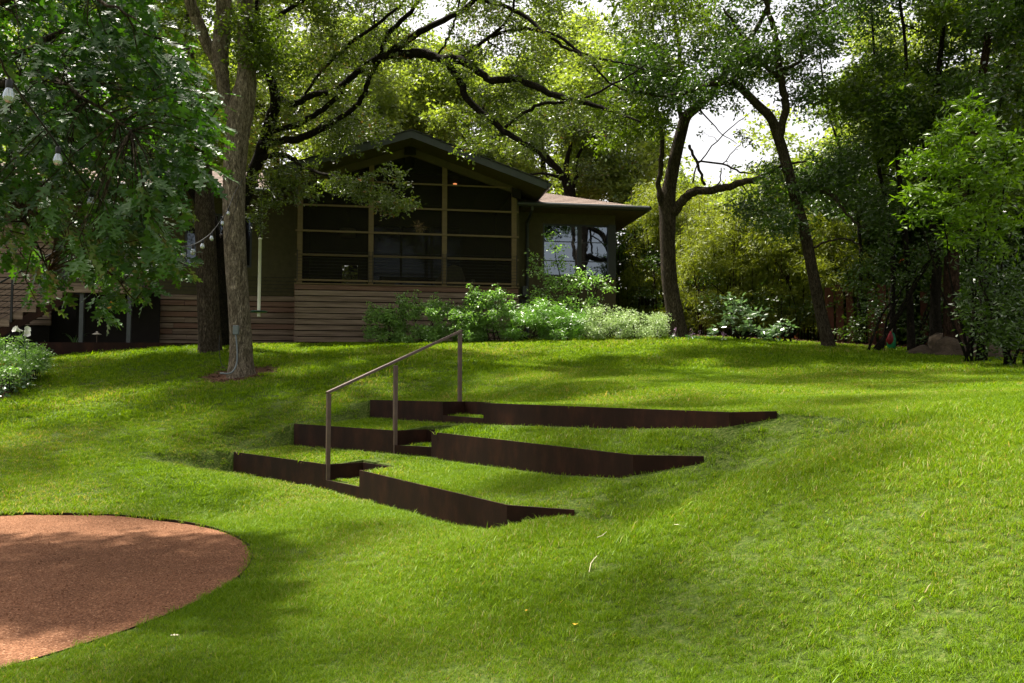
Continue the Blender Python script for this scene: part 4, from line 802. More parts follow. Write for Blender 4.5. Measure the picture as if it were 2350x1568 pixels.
for (bx, by, D, bl, lb) in [(1700, 775, 19.9, [(1680, 688, 19.9, .16, 40), (1700, 710, 19.8, .2, 60), (1670, 735, 19.8, .2, 54), (1710, 750, 19.7, .22, 60), (1735, 720, 19.8, .16, 36), (1745, 765, 19.6, .2, 50)], 'pale broad leaved plant between the two lawn edge trunks'),
                            (1790, 780, 19.5, [(1780, 762, 19.4, .2, 54), (1800, 748, 19.4, .18, 45), (1765, 778, 19.3, .16, 36), (1640, 765, 19.8, .14, 30)], 'low broad leaved plant left of the leaning trunk')]:
    shrub('broadleaf_plant', lb, base_on(bx, by, D), bl, 'white_leaf', .14, .075, 6, cn=6, cr=.10, up=1.2)
# bamboo
for i, (bx, D, top) in enumerate([(1462, 27, 470), (1500, 26.8, 440), (1545, 26, 440), (1590, 24.4, 450), (1635, 22.8, 470), (1680, 22.6, 480), (1730, 22.4, 500), (1780, 22.2, 500), (1835, 22, 490), (1890, 21.8, 500), (1940, 21.6, 520)]):
    q = base_on(bx, 775, D)
    lb = ['bamboo clump against the right corner of the house', 'second bamboo clump right of the house corner', 'bamboo clump directly behind the forked elm trunk', 'bamboo clump just right of the forked elm trunk', 'bamboo clump under the reaching elm limb', 'bright bamboo clump halfway between the two trunks', 'bamboo clump behind the pale broad leaved plant', 'bamboo clump left of the leaning trunk', 'bamboo clump crossed by the leaning trunk', 'bamboo clump right of the leaning trunk', 'last bamboo clump beside the dark grove'][i]
    T = Tree('bamboo_clump', lb, q, M['bamboo'] if False else M['bark_red'], M['bamboo'], 'bamboo clumps along the back edge', 'bamboo')
    for c in range(9):
        x = q[0]+RNG.normal()*.4; y = q[1]+RNG.normal()*.35; hh = P(bx, top, D)[2]-RNG.uniform(0, .9); ln = RNG.normal()*.35
        T.limb([(x, y, q[2]-.05, .018), (x+ln*.2, y, q[2]+(hh-q[2])*.5, .014), (x+ln, y-.1, hh, .005)], False, 5, 4)
    bl = [(bx+RNG.normal()*22, RNG.uniform(top, 740), D+RNG.normal()*.4, RNG.uniform(.35, .6), 420) for _ in range(20)]
    T.crown(bl, .15, .026, cn=12, cr=.13, up=.2, droop=.9, conn=True, twigs=0); T.done()

# --- background trees: crowns of sunlit leaves behind the house
bgt = [(150, 34, -60, 480, 'background tree beyond the deck stairs, far left'), (330, 36, -100, 460, 'background tree behind the left wing roof'), (500, 35, 120, 460, 'sunlit background tree seen between the big grey trunks'), (640, 37, -120, 330, 'sunlit background tree left of the porch gable'), (800, 33, 60, 400, 'low pale tree behind the left slope of the porch roof'),
       (950, 36, 100, 380, 'sunlit background tree directly behind the gable peak'), (1110, 34, 130, 420, 'bright background tree just right of the gable peak'), (1260, 38, 40, 440, 'tall bright background tree behind the right roof slope'), (1400, 33, 120, 480, 'green background tree behind the right wing roof'),
       (1560, 42, 400, 560, 'low pale tree under the open sky gap'), (1690, 40, 420, 560, 'low bright tree seen below the reaching limb'), (1860, 36, 300, 560, 'background tree behind the leaning trunk'), (2060, 34, 60, 600, 'background tree behind the right hand grove'), (2250, 32, -60, 640, 'background tree behind the bright laurel')]
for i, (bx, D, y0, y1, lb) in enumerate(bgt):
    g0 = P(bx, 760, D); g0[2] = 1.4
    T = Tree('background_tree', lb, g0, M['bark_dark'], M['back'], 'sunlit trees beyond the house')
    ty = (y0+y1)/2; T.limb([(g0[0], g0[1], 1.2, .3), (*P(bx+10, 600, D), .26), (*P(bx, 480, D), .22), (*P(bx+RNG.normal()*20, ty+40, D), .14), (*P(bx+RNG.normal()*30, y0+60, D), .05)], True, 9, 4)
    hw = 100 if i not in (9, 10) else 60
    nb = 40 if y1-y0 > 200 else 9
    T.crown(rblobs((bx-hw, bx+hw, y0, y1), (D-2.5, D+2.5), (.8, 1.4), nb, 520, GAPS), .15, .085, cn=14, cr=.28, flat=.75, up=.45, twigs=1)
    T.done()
# dark screen of small trees at the back edge, behind the bamboo and the grove, and one behind the porch
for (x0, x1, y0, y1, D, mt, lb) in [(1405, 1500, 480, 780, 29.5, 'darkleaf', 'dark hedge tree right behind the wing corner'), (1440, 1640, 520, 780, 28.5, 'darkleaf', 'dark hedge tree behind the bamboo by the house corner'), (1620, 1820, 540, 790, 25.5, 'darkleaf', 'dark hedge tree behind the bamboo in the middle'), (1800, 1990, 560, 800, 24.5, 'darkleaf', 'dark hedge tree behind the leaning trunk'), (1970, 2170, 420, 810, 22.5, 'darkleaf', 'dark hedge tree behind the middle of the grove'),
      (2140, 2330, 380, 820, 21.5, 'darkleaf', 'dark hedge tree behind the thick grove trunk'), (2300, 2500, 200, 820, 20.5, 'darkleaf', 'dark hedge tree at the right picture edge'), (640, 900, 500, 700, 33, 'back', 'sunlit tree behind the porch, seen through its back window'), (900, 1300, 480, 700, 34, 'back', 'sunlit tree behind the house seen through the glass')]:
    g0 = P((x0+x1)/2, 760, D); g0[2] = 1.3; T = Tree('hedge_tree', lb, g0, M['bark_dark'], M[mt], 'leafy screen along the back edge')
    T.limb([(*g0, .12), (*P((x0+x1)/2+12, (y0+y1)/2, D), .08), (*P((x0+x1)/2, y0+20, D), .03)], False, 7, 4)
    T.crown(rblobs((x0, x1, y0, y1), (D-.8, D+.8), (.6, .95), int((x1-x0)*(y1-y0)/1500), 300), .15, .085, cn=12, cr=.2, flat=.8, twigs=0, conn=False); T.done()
# forked trunk between the two roofs
tq = np.array([*P(1310, 700, 30.5)[:2], 1.4]); T = Tree('oak_tree', 'dark forked oak rising between the porch roof and the wing roof', tq, M['bark_dark'], M['liveoak'])
T.limb([(*tq, .35), (*P(1310, 560, 30.5), .33), (*P(1308, 450, 30.5), .32), (*P(1300, 415, 30.5), .28)], True, 12)
for r in ([(1303, 425, 30.5, .2), (1280, 390, 30.3, .18), (1240, 345, 30, .14), (1200, 300, 29.6, .08)], [(1300, 420, 30.5, .2), (1300, 380, 30.4, .15), (1310, 330, 30.2, .1), (1330, 260, 30, .05)], [(1310, 440, 30.5, .13), (1325, 400, 30.4, .11), (1330, 350, 30.2, .08), (1390, 300, 29.8, .04)], [(1295, 415, 30.4, .1), (1260, 400, 30.2, .08), (1215, 400, 30, .05)]): T.limb(r)
T.crown(rblobs((1180, 1480, 180, 400), (28.5, 31.5), (.6, 1.1), 20, 340, [(1270, 390, 60, 30)]), .10, .055, up=.4); T.done()
# neighbour house
nh = thing('neighbour_house', 'neighbouring house with pale shingle roof glimpsed behind the leaning trunk', 'house', tuple(P(1930, 780, 33)), -.1)
nb0 = P(1930, 780, 33); box('wall', -3.4, 3.4, 0, 5, -1, 4.3, M['orangewall'], nh)
def nz(px, py): return P(px, py, 33)[2]-nb0[2]
MB().prism([(-4.2, nz(1830, 520)-.1), (0, nz(1930, 468)), (4.2, nz(1830, 520)-.1), (4.2, nz(1830, 520)-.28), (0, nz(1930, 468)-.2), (-4.2, nz(1830, 520)-.28)][::-1], -.7, 6).build('roof', M['shingle'], nh)

# ------------------------------------------------------------------ planting bed before the porch
def bush(name, label, px, py, D, wpx, hpx, leaf, ln, wd, n, group=None, spikes=0, **kw):
    q = base_on(px, py, D); bl = []
    for _ in range(24):
        t = RNG.uniform(-1, 1); v = RNG.random()
        bl.append((px+t*wpx*.5*(1-.2*v), py-6-v*hpx*RNG.uniform(.7, 1.), D+RNG.normal()*.25, RNG.uniform(.14, .26), int(n*1.6)//24))
    T = Tree(name, label, q, M['bark_dark'], M[leaf], group, 'shrub')
    for _ in range(10):
        b_ = bl[RNG.integers(len(bl))]; c = P(*b_[:3]); a = q+np.array([RNG.normal()*wpx/D*.02, RNG.normal()*.1, 0]); T.limb([(*a, .012), (*(a*.5+c*.5+RNG.normal(size=3)*.05), .009), (*c, .004)], False, 5, 3)
    T.crown(bl, ln, wd, conn=False, **kw)
    for _ in range(spikes):
        x = px+RNG.uniform(-.45, .45)*wpx; y1 = py-hpx*RNG.uniform(.95, 1.28); y0 = py-hpx*.6; Ds = D+RNG.normal()*.2
        T.limb([(x, y0, Ds, .007), (x+RNG.normal()*4, (y0+y1)/2, Ds, .006), (x+RNG.normal()*8, y1, Ds, .003)], False, 4, 3)
        T.crown([(x+RNG.normal()*3, y, Ds, .05, 10) for y in np.linspace(y0, y1, 9)], ln*.9, wd, cn=6, cr=.04, conn=False, up=.9)
    T.done('foliage'); return q
GB = 'shrubs in the bed before the porch'
for a in [('leafy_shrub', 'dark edged leftmost bush in the bed, against the plank wall', 885, 786, 20.9, 90, 72, 'shrub', .07, .038, 1700, GB, 6), ('leafy_shrub', 'pale leaved shrub with upright shoots before the middle planks', 965, 786, 20.8, 120, 92, 'shrub', .07, .04, 2400, GB, 12),
          ('leafy_shrub', 'rounded leafy shrub with few shoots left of the tallest one', 1050, 786, 20.7, 100, 82, 'shrub', .07, .038, 2200, GB, 3), ('leafy_shrub', 'tallest pale leaved shrub, right before the last planks of the porch', 1130, 784, 20.7, 115, 104, 'shrub', .075, .042, 2500, GB, 12),
          ('grassy_shrub', 'willowy narrow leaved clump below the downspout', 1225, 782, 20.6, 130, 84, 'shrubgrassy', .12, .016, 2900, GB, 0), ('grassy_shrub', 'low narrow leaved clump right of the willowy one', 1300, 780, 20.5, 100, 70, 'shrubgrassy', .12, .016, 2100, GB, 0),
          ('sage_bush', 'broad silvery sage bush, leftmost of the silvery ones', 1385, 777, 20.4, 100, 66, 'silver', .045, .022, 3200, GB, 7), ('sage_bush', 'middle silvery sage bush of the three', 1455, 776, 20.3, 70, 52, 'silver', .045, .022, 2200, GB, 6), ('sage_bush', 'smallest silvery sage bush beside the forked trunk', 1507, 775, 20.2, 50, 46, 'silver', .045, .022, 1500, GB, 4)]:
    bush(*a[:12], spikes=a[12], cn=8, cr=.055, up=.8, droop=.4 if 'grassy' in a[0] else 0)
shrub('window_shrub', 'loose tall shrub growing before the wing window', base_on(1310, 780, 21.6), [(1275, 570, 21.7, .24, 70), (1285, 605, 21.7, .3, 110), (1262, 540, 21.8, .14, 40), (1330, 620, 21.6, .25, 60), (1235, 620, 21.8, .3, 130), (1270, 650, 21.6, .4, 260), (1320, 650, 21.5, .4, 300), (1370, 640, 21.6, .3, 140), (1395, 660, 21.6, .2, 70), (1240, 680, 21.6, .35, 190), (1300, 700, 21.4, .4, 260), (1360, 700, 21.5, .35, 200), (1290, 740, 21.3, .4, 240), (1225, 590, 21.9, .16, 40)], 'shrub', .085, .048, 8, cn=8, cr=.10, up=.7)
# small mauve flowers by the trunk
for i, (px, py, lb) in enumerate([(1548, 762, 'mauve flower spike left of the forked trunk base'), (1588, 764, 'mauve flower spike right of the forked trunk base'), (1606, 768, 'tall mauve flower spike near the forked trunk'), (1660, 772, 'mauve flower spike before the pale leaved plant')]):
    q = base_on(px, 776, 19.6); t = thing('flower_spike', lb, 'flower', tuple(q), 0, 'mauve flower spikes at the lawn edge'); h_ = P(px, py-10, 19.6)[2]-q[2]
    MB().tube([(0, 0, 0), (.01, 0, h_)], .005, 4).build('stem', M['shrub'], t)
    c = np.c_[RNG.normal(size=40)*.02, RNG.normal(size=40)*.02, RNG.uniform(.4, 1, 40)*h_]; bulk('petals', leaf_quads(c, .03, .02), QF, M['lav'], t, RNG.random(40))
    c = np.c_[RNG.normal(size=60)*.07, RNG.normal(size=60)*.07, RNG.uniform(0, .5, 60)*h_]; bulk('leaves', leaf_quads(c, .07, .03), QF, M['groundcover'], t, RNG.random(60))
# left flower bed: ground cover, lilies
n = 15000; x = RNG.uniform(-14, -8.3, n); y = RNG.uniform(12.3, 20.2, n); c = np.c_[x, y]; lbx = np.interp(y, [12, 13.6, 15.5, 18, 20.3], [-11.5, -9.3, -9.35, -10.4, -11.5]); k = (x < lbx+RNG.normal(size=n)*.12) & (x > lbx-3.2); c = c[k]
z = height(c); zz = z+np.abs(RNG.normal(size=len(c)))*.12+.05+.10*np.sin(c[:, 0]*3)*np.sin(c[:, 1]*2.3)
gcv = bulk('ground_cover', leaf_quads(np.c_[c, zz], .085, .06, 1.4), QF, M['groundcover'], None, RNG.random(len(c))); tag(gcv, 'mass of low green ground cover at the left edge of the lawn', 'ground cover', None, 'stuff')
def lily(px, py, D, top, lb, flowers=1):
    q = base_on(px, py, D); h_ = P(px, top, D)[2]-q[2]; t = thing('lily', lb, 'flower', tuple(q), 0, 'white lilies in the left bed'); lean = RNG.normal()*.05
    MB().tube([(0, 0, 0), (lean*.5, 0, h_*.5), (lean, 0, h_)], .008, 6).build('stem', M['groundcover'], t)
    m = 90; zc = RNG.uniform(.1, .95, m); an = RNG.uniform(0, 6.28, m); ax = np.c_[np.cos(an), np.sin(an), np.full(m, .35)]*1.5
    bulk('leaves', leaf_quads(np.c_[lean*zc, zc*0, zc*h_], .14, .03, .9, axis=ax), QF, M['shrub'], t, RNG.random(m))
    for j in range(flowers):
        an = RNG.uniform(0, 6.28); c0 = np.array([lean+.03*j, 0, h_]); d = np.array([math.cos(an)*.8, -.5, .25]); d /= np.linalg.norm(d)
        a_ = np.cross(d, (0, 0, 1)); a_ /= np.linalg.norm(a_); b_ = np.cross(d, a_); v = []; f = []
        for r_, s_ in ((.010, 0), (.016, .06), (.03, .10), (.062, .13)):
            for k_ in range(12): w_ = 2*math.pi*k_/12; rr = r_*(1.15 if k_ % 2 and r_ > .05 else 1); v.append(c0+d*s_+rr*(a_*math.cos(w_)+b_*math.sin(w_)))
        for i in range(3):
            for k_ in range(12): f.append((i*12+k_, i*12+(k_+1) % 12, i*12+12+(k_+1) % 12, i*12+12+k_))
        mesh_obj('blossom', v, f, M['petal'], t, True)
for a in [(42, 850, 16.5, 762, 'white lily with one bloom, leftmost in the left bed', 1), (58, 848, 16.4, 760, 'white lily with two blooms beside the bed edge', 2), (66, 852, 16.0, 770, 'white lily nearest the steel bed edge', 1), (8, 855, 16.2, 786, 'tall budding lily at the left picture edge', 0)]: lily(*a)
for (px, py, D, w_, h2, lb) in [(80, 850, 16.8, 40, 48, 'yellow green leafy plant at the corner of the left bed'), (25, 870, 15.8, 60, 50, 'green leafy plant below the lilies'), (-10, 840, 16.6, 50, 60, 'leafy plant cut by the left picture edge')]: bush('bed_plant', lb, px, py, D, w_, h2, 'shrub', .06, .03, 1300, 'plants of the left bed', cn=8, cr=.05, up=.8)
# orange blossoms low in bed
ob = RNG.normal(size=(40, 3))*np.array([.12, .1, .04]); o = bulk('orange_flowers', leaf_quads(ob, .04, .035, 1.), QF, M['yellow_leaf'], None, RNG.random(40)); o.location = P(8, 838, 15.6); tag(o, 'small orange blossoms among the left bed plants', 'flower')
# strap-leaved plant and path light in the dark bed
q = np.array([*P(172, 783, 20.9)[:2], 1.1]); t = thing('agapanthus', 'clump of arching strap leaves in the dark bed behind the steel plate', 'plant', tuple(q))
for an, L in ((.4, .42), (2.7, .45), (1.6, .38), (.1, .5), (3.0, .5), (2.2, .35), (4.2, .4), (5.3, .4)):
    c_, s_ = math.cos(an), math.sin(an); v = []; 
    for i in range(7):
        t_ = i/6; w_ = .016*(1-t_**2)+.001; r_ = L*t_*.8; z_ = L*1.1*math.sin(t_*1.9)*.6
        v += [(c_*r_-s_*w_, s_*r_+c_*w_, z_), (c_*r_+s_*w_, s_*r_-c_*w_, z_)]
    mesh_obj('leaf', v, [(2*i, 2*i+2, 2*i+3, 2*i+1) for i in range(6)], M['shrub'], t, True)
q = np.array([*P(222, 783, 20.75)[:2], 1.1]); hz = P(222, 768, 20.75)[2]-1.1
t = thing('path_light', 'small path light with pale cone cap in the dark bed', 'garden lamp', tuple(q)); MB().tube([(0, 0, 0), (0, 0, hz)], .008, 8).build('stake', M['rail'], t); MB().lathe((0, 0, hz), [(.115, 0), (.112, .008), (.04, .045), (.025, .05), (.025, .075), (.008, .08)], 20).build('lamp_cap', M['lamp_metal'], t, True)

# ------------------------------------------------------------------ hanging feeder
ft = P(597, 547, 18.0); fb = P(596, 727, 18.0); t = thing('bird_feeder', 'long cream tube feeder with dark green tray hanging right of the big trunk', 'bird feeder', tuple(ft))
L = ft[2]-fb[2]; MB().lathe((0, 0, -L), [(.034, 0), (.036, .02), (.034, .03), (.034, L-.03), (.04, L-.03), (.04, 0+L), (.01, L+.01)], 16).build('tube', M['white'], t, True)
MB().lathe((0, 0, -L+.09), [(.03, .0), (.17, .005), (.185, .03), (.18, .035), (.165, .014), (.036, .012)], 24).build('tray', M['greenplastic'], t, True)
tw = P(604, 365, 18.0)-ft; MB().tube([(0, 0, .0), tw], .0035, 5).build('wire', M['black'], t)

# ------------------------------------------------------------------ string lights
wire = [(-60, 60, 4.0), (0, 135, 4.3), (22, 180, 4.5), (134, 335, 5.6), (210, 440, 6.5), (273, 500, 7.2), (330, 540, 8.0), (375, 560, 9.0), (398, 566, 9.5), (421, 566, 10.1), (443, 562, 10.9), (465, 550, 11.8), (486, 533, 12.8), (511, 500, 14.3), (524, 478, 15.2), (540, 440, 16.2), (556, 413, 16.66)]
o0 = P(421, 566, 10.1); stg = thing('string_lights', 'string of clear glass bulbs sagging from the near oak to the big grey trunk', 'string lights', tuple(o0))
MB().tube([q-o0 for q in spline([P(*w_) for w_ in wire], 6)], .0065, 6).build('wire', M['black'], stg, True)
MB().tube(spline([P(556, 413, 16.64)-o0, P(546, 460, 16.62)-o0, P(528, 520, 16.66)-o0, P(515, 560, 16.7)-o0], 5), .004, 5).build('wire', M['black'], stg)
gm = MB().lathe((0, 0, -.14), [(.003, 0), (.017, .004), (.028, .018), (.031, .036), (.027, .058), (.017, .082), (.013, .095)], 16); gmo = None
for (px, py, D) in [(22, 180, 4.5), (134, 335, 5.6), (210, 436, 6.5), (273, 500, 7.2), (366, 557, 8.8), (398, 566, 9.5), (421, 566, 10.1), (443, 562, 10.9), (465, 550, 11.8), (486, 533, 12.8), (511, 500, 14.3), (524, 478, 15.2)]:
    c = P(px, py, D)-o0
    s_ = MB().lathe((0, 0, -.06), [(.017, 0), (.019, .004), (.019, .045), (.012, .055), (.006, .06)], 12).build('socket', M['black'], stg, True); s_.location = c
    g_ = gm.build('bulb', M['bulb'], stg, True) if gmo is None else link(gmo.copy(), stg); gmo = gmo or g_; g_.location = c
    f_ = MB().tube([(-.008, 0, -.055), (-.01, 0, -.1), (0, .004, -.11), (.01, 0, -.1), (.008, 0, -.055)], .0018, 5).build('filament', M['filament'], stg); f_.location = c

# ------------------------------------------------------------------ near oak with lobed leaves, top left
def oak_leaf():
    half = [(0, .0), (.012, .10), (.10, .16), (.13, .24), (.05, .27), (.04, .36), (.24, .44), (.30, .54), (.22, .55), (.07, .56), (.06, .64), (.20, .74), (.19, .82), (.07, .80), (.045, .86), (.05, .95), (0, 1.0)]
    mid = [(0, y) for _, y in half]; v = [(0, y, -.06*y*y) for x, y in half]
    v += [(x, y, .12*x-.06*y*y) for x, y in half[1:-1]]; v += [(-x, y, .12*x-.06*y*y) for x, y in half[1:-1]]
    n = len(half); f = []
    R = lambda i: i if i in (0, n-1) else n+i-1
    Lx = lambda i: i if i in (0, n-1) else n+(n-2)+i-1
    for i in range(n-1):
        a = [i, R(i), R(i+1), i+1]; b_ = [i+1, Lx(i+1), Lx(i), i]
        for q in (a, b_):
            u_ = []; [u_.append(z_) for z_ in q if z_ not in u_]; f.append(tuple(u_))
    return np.array(v), f
OV, OF = oak_leaf()
poly = [(-160, -260), (330, -260), (340, 0), (390, 110), (450, 210), (465, 290), (440, 370), (385, 390), (360, 460), (350, 540), (415, 615), (380, 640), (340, 620), (285, 665), (230, 690), (180, 600), (120, 560), (100, 650), (40, 640), (-10, 560), (-160, 600)]
pp = np.array(poly, float)
ob_ = np.array([-8.8, 8.2, -1.35]); ob_[2] = height(np.array([ob_[:2]]))[0]-.05
oak = Tree('red_oak_tree', 'near oak with large glossy lobed leaves hanging into the upper left', ob_, M['bark_mid'], M['oakleaf'])
oak.limb([(*ob_, .34), (-8.8, 8.2, 0, .28), (-8.7, 8.1, 1.6, .25), (-8.5, 8.0, 3.2, .2), (-8.2, 8, 5, .13), (-7.8, 8, 6.5, .06)], True, 16)
tips = []
for (sx, sy, sD, ex_, ey_, eD) in [(-60, 260, 7.6, 500, 250, 7.0), (-40, 150, 7.4, 440, 110, 6.8), (-80, 330, 7.6, 420, 430, 7.6), (-80, 400, 7.6, 450, 650, 8.4), (-60, 60, 7.0, 420, -40, 6.4), (-80, 330, 7.2, 110, 620, 6.8), (-100, -40, 7, 380, -200, 6.3), (-80, 450, 7.4, 310, 690, 7.6), (-40, 200, 6.6, 300, 300, 6.0), (-60, 10, 6, 330, 60, 5.6)]:
    a_ = np.array([*P(sx, sy, sD)]); root = np.array([-8.5, 8.0, a_[2]+.2 if a_[2] < 4.5 else 4.2])
    e_ = P(ex_, ey_, eD); rows = [(*root, .07), (*(root*.5+a_*.5+np.array([0, 0, .15])), .06), (*a_, .05), (*(a_*.6+e_*.4+np.array([0, 0, .25])), .035), (*(a_*.25+e_*.75+np.array([0, 0, .15])), .02), (*e_, .006)]
    oak.limb(rows, False, 7, 5)
nodes = np.array([q[0] for q in oak.nodes]); 
LV, LT, dist_ = [], [], []
tw = 0
while tw < 1100:
    x, y = RNG.uniform(-160, 520), RNG.uniform(-260, 710)
    if not inpoly(np.array([[x, y]]), pp)[0]: continue
    if 480 < y and x < 130 and RNG.random() < .6: continue
    D = RNG.uniform(5.8, 8.6) if y < 560 else RNG.uniform(6.8, 8.6)
    c = P(x, y, D); d = np.linalg.norm(nodes-c, axis=1); i = int(np.argmin(d)); 
    if d[i] > 1.3: 
        if RNG.random() < .7: continue
    a_ = nodes[i]; ax = (c-a_)/max(d[i], .05); ax = ax*.5+np.array([.55, -.15, -.35]); ax /= np.linalg.norm(ax)
    if tw % 2 == 0: oak.mb.tube([a_-ob_, (a_*.5+c*.5)-ob_+np.array([0, 0, .05]), c-ob_, c+ax*.25-ob_], [.007, .005, .004, .002], 4)
    tt = RNG.random()
    for j in range(int(RNG.integers(6, 10))):
        an = RNG.uniform(0, 6.28); sd_ = np.array([math.cos(an), math.sin(an), RNG.normal()*.3]); la = ax*.7+sd_*.8+np.array([0, 0, -.35]); la /= np.linalg.norm(la)
        nrm = np.array([RNG.normal()*.45, RNG.normal()*.45-.15, 1.]); nrm -= la*(nrm@la); nrm /= np.linalg.norm(nrm); sdv = np.cross(la, nrm)
        L_ = RNG.uniform(.12, .20); o_ = c+ax*RNG.uniform(0, .28)+la*.03
        wv = RNG.uniform(-.25, .25)
        V = o_+(OV[:, :1]*sdv*(.95+.0)+OV[:, 1:2]*la+(OV[:, 2:]+wv*OV[:, :1]*OV[:, :1]*2)*nrm)*L_
        LV.append(V); LT.append(min(1, tt*.55+RNG.random()*.45)); dist_.append(np.linalg.norm(o_)/L_+(1e3 if not (0 < x < 520 and 0 < y < 720) else 0))
    tw += 1
LV = np.array(LV); LT = np.array(LT); order = np.argsort(dist_)
near, rest = order[:290], order[290:]
bulk('foliage', LV[rest]-ob_, OF, M['oakleaf'], oak.t, LT[rest])['kind'] = 'stuff'
oak.done()
lm = [bulk('leaf', (OV*1.0)[None], OF, M['oakleaf'], None, np.array([t_])) for t_ in (.15, .35, .55, .75, .95)]
lmesh = [o.data for o in lm]
for o in lm: bpy.data.objects.remove(o)
for i in near:                                       # nearest leaves as single parts sharing mesh data
    V = LV[i]; y_ = V[16]-V[0]; L_ = np.linalg.norm(y_); y_ = y_/L_; x_ = V[17+6]-V[17+15+6]; x_ -= y_*(x_@y_); x_ /= np.linalg.norm(x_); z_ = np.cross(x_, y_)
    o = bpy.data.objects.new('leaf', lmesh[min(4, int(LT[i]*5))]); o.parent = oak.t; o.matrix_parent_inverse = Matrix.Identity(4)
    mw = Matrix(((x_[0], y_[0], z_[0], 0), (x_[1], y_[1], z_[1], 0), (x_[2], y_[2], z_[2], 0), (0, 0, 0, 1)))
    o.matrix_basis = Matrix.Translation(Vector(V[0]-ob_)) @ mw @ Matrix.Diagonal((L_, L_, L_, 1)); COL.objects.link(o)

# ------------------------------------------------------------------ grass (stuff, geometry nodes)
def blade_clump(nb, rad, hgt, wid, seed):
    r = np.random.default_rng(seed); n = nb; t = r.uniform(0, 6.28, n); q = rad*np.sqrt(r.random(n)); c = np.c_[q*np.cos(t), q*np.sin(t), np.full(n, -.008)]
    a = r.uniform(0, 6.28, n); s_ = np.c_[np.cos(a), np.sin(a), np.zeros(n)]; le = np.c_[-np.sin(a), np.cos(a), np.zeros(n)]*r.normal(0, .8, n)[:, None]+np.c_[r.normal(0, .2, n), r.normal(0, .2, n), np.zeros(n)]
    h = hgt*r.uniform(.45, 1.15, n)[:, None]; w = wid*r.uniform(.7, 1.3, n)[:, None]; V = np.empty((n, 5, 3)); up = np.array([0, 0, 1.])
    V[:, 0] = c-s_*w/2; V[:, 1] = c+s_*w/2; V[:, 2] = c+up*h*.55+le*h*.4+s_*w*.4; V[:, 3] = c+up*h*.55+le*h*.4-s_*w*.4; V[:, 4] = c+up*h*.92+le*h*1.1
    me = bulk('grass_clump', V, [(0, 1, 2, 3), (3, 2, 4)], M['grass'], None, r.random(n)**1.0); COL.objects.unlink(me); return me
CL = [blade_clump(44, .065, .040, .0034, 50+i) for i in range(5)]; CM = [blade_clump(34, .09, .042, .0062, 80+i) for i in range(4)]; CF = [blade_clump(40, .15, .05, .011, 90+i) for i in range(4)]
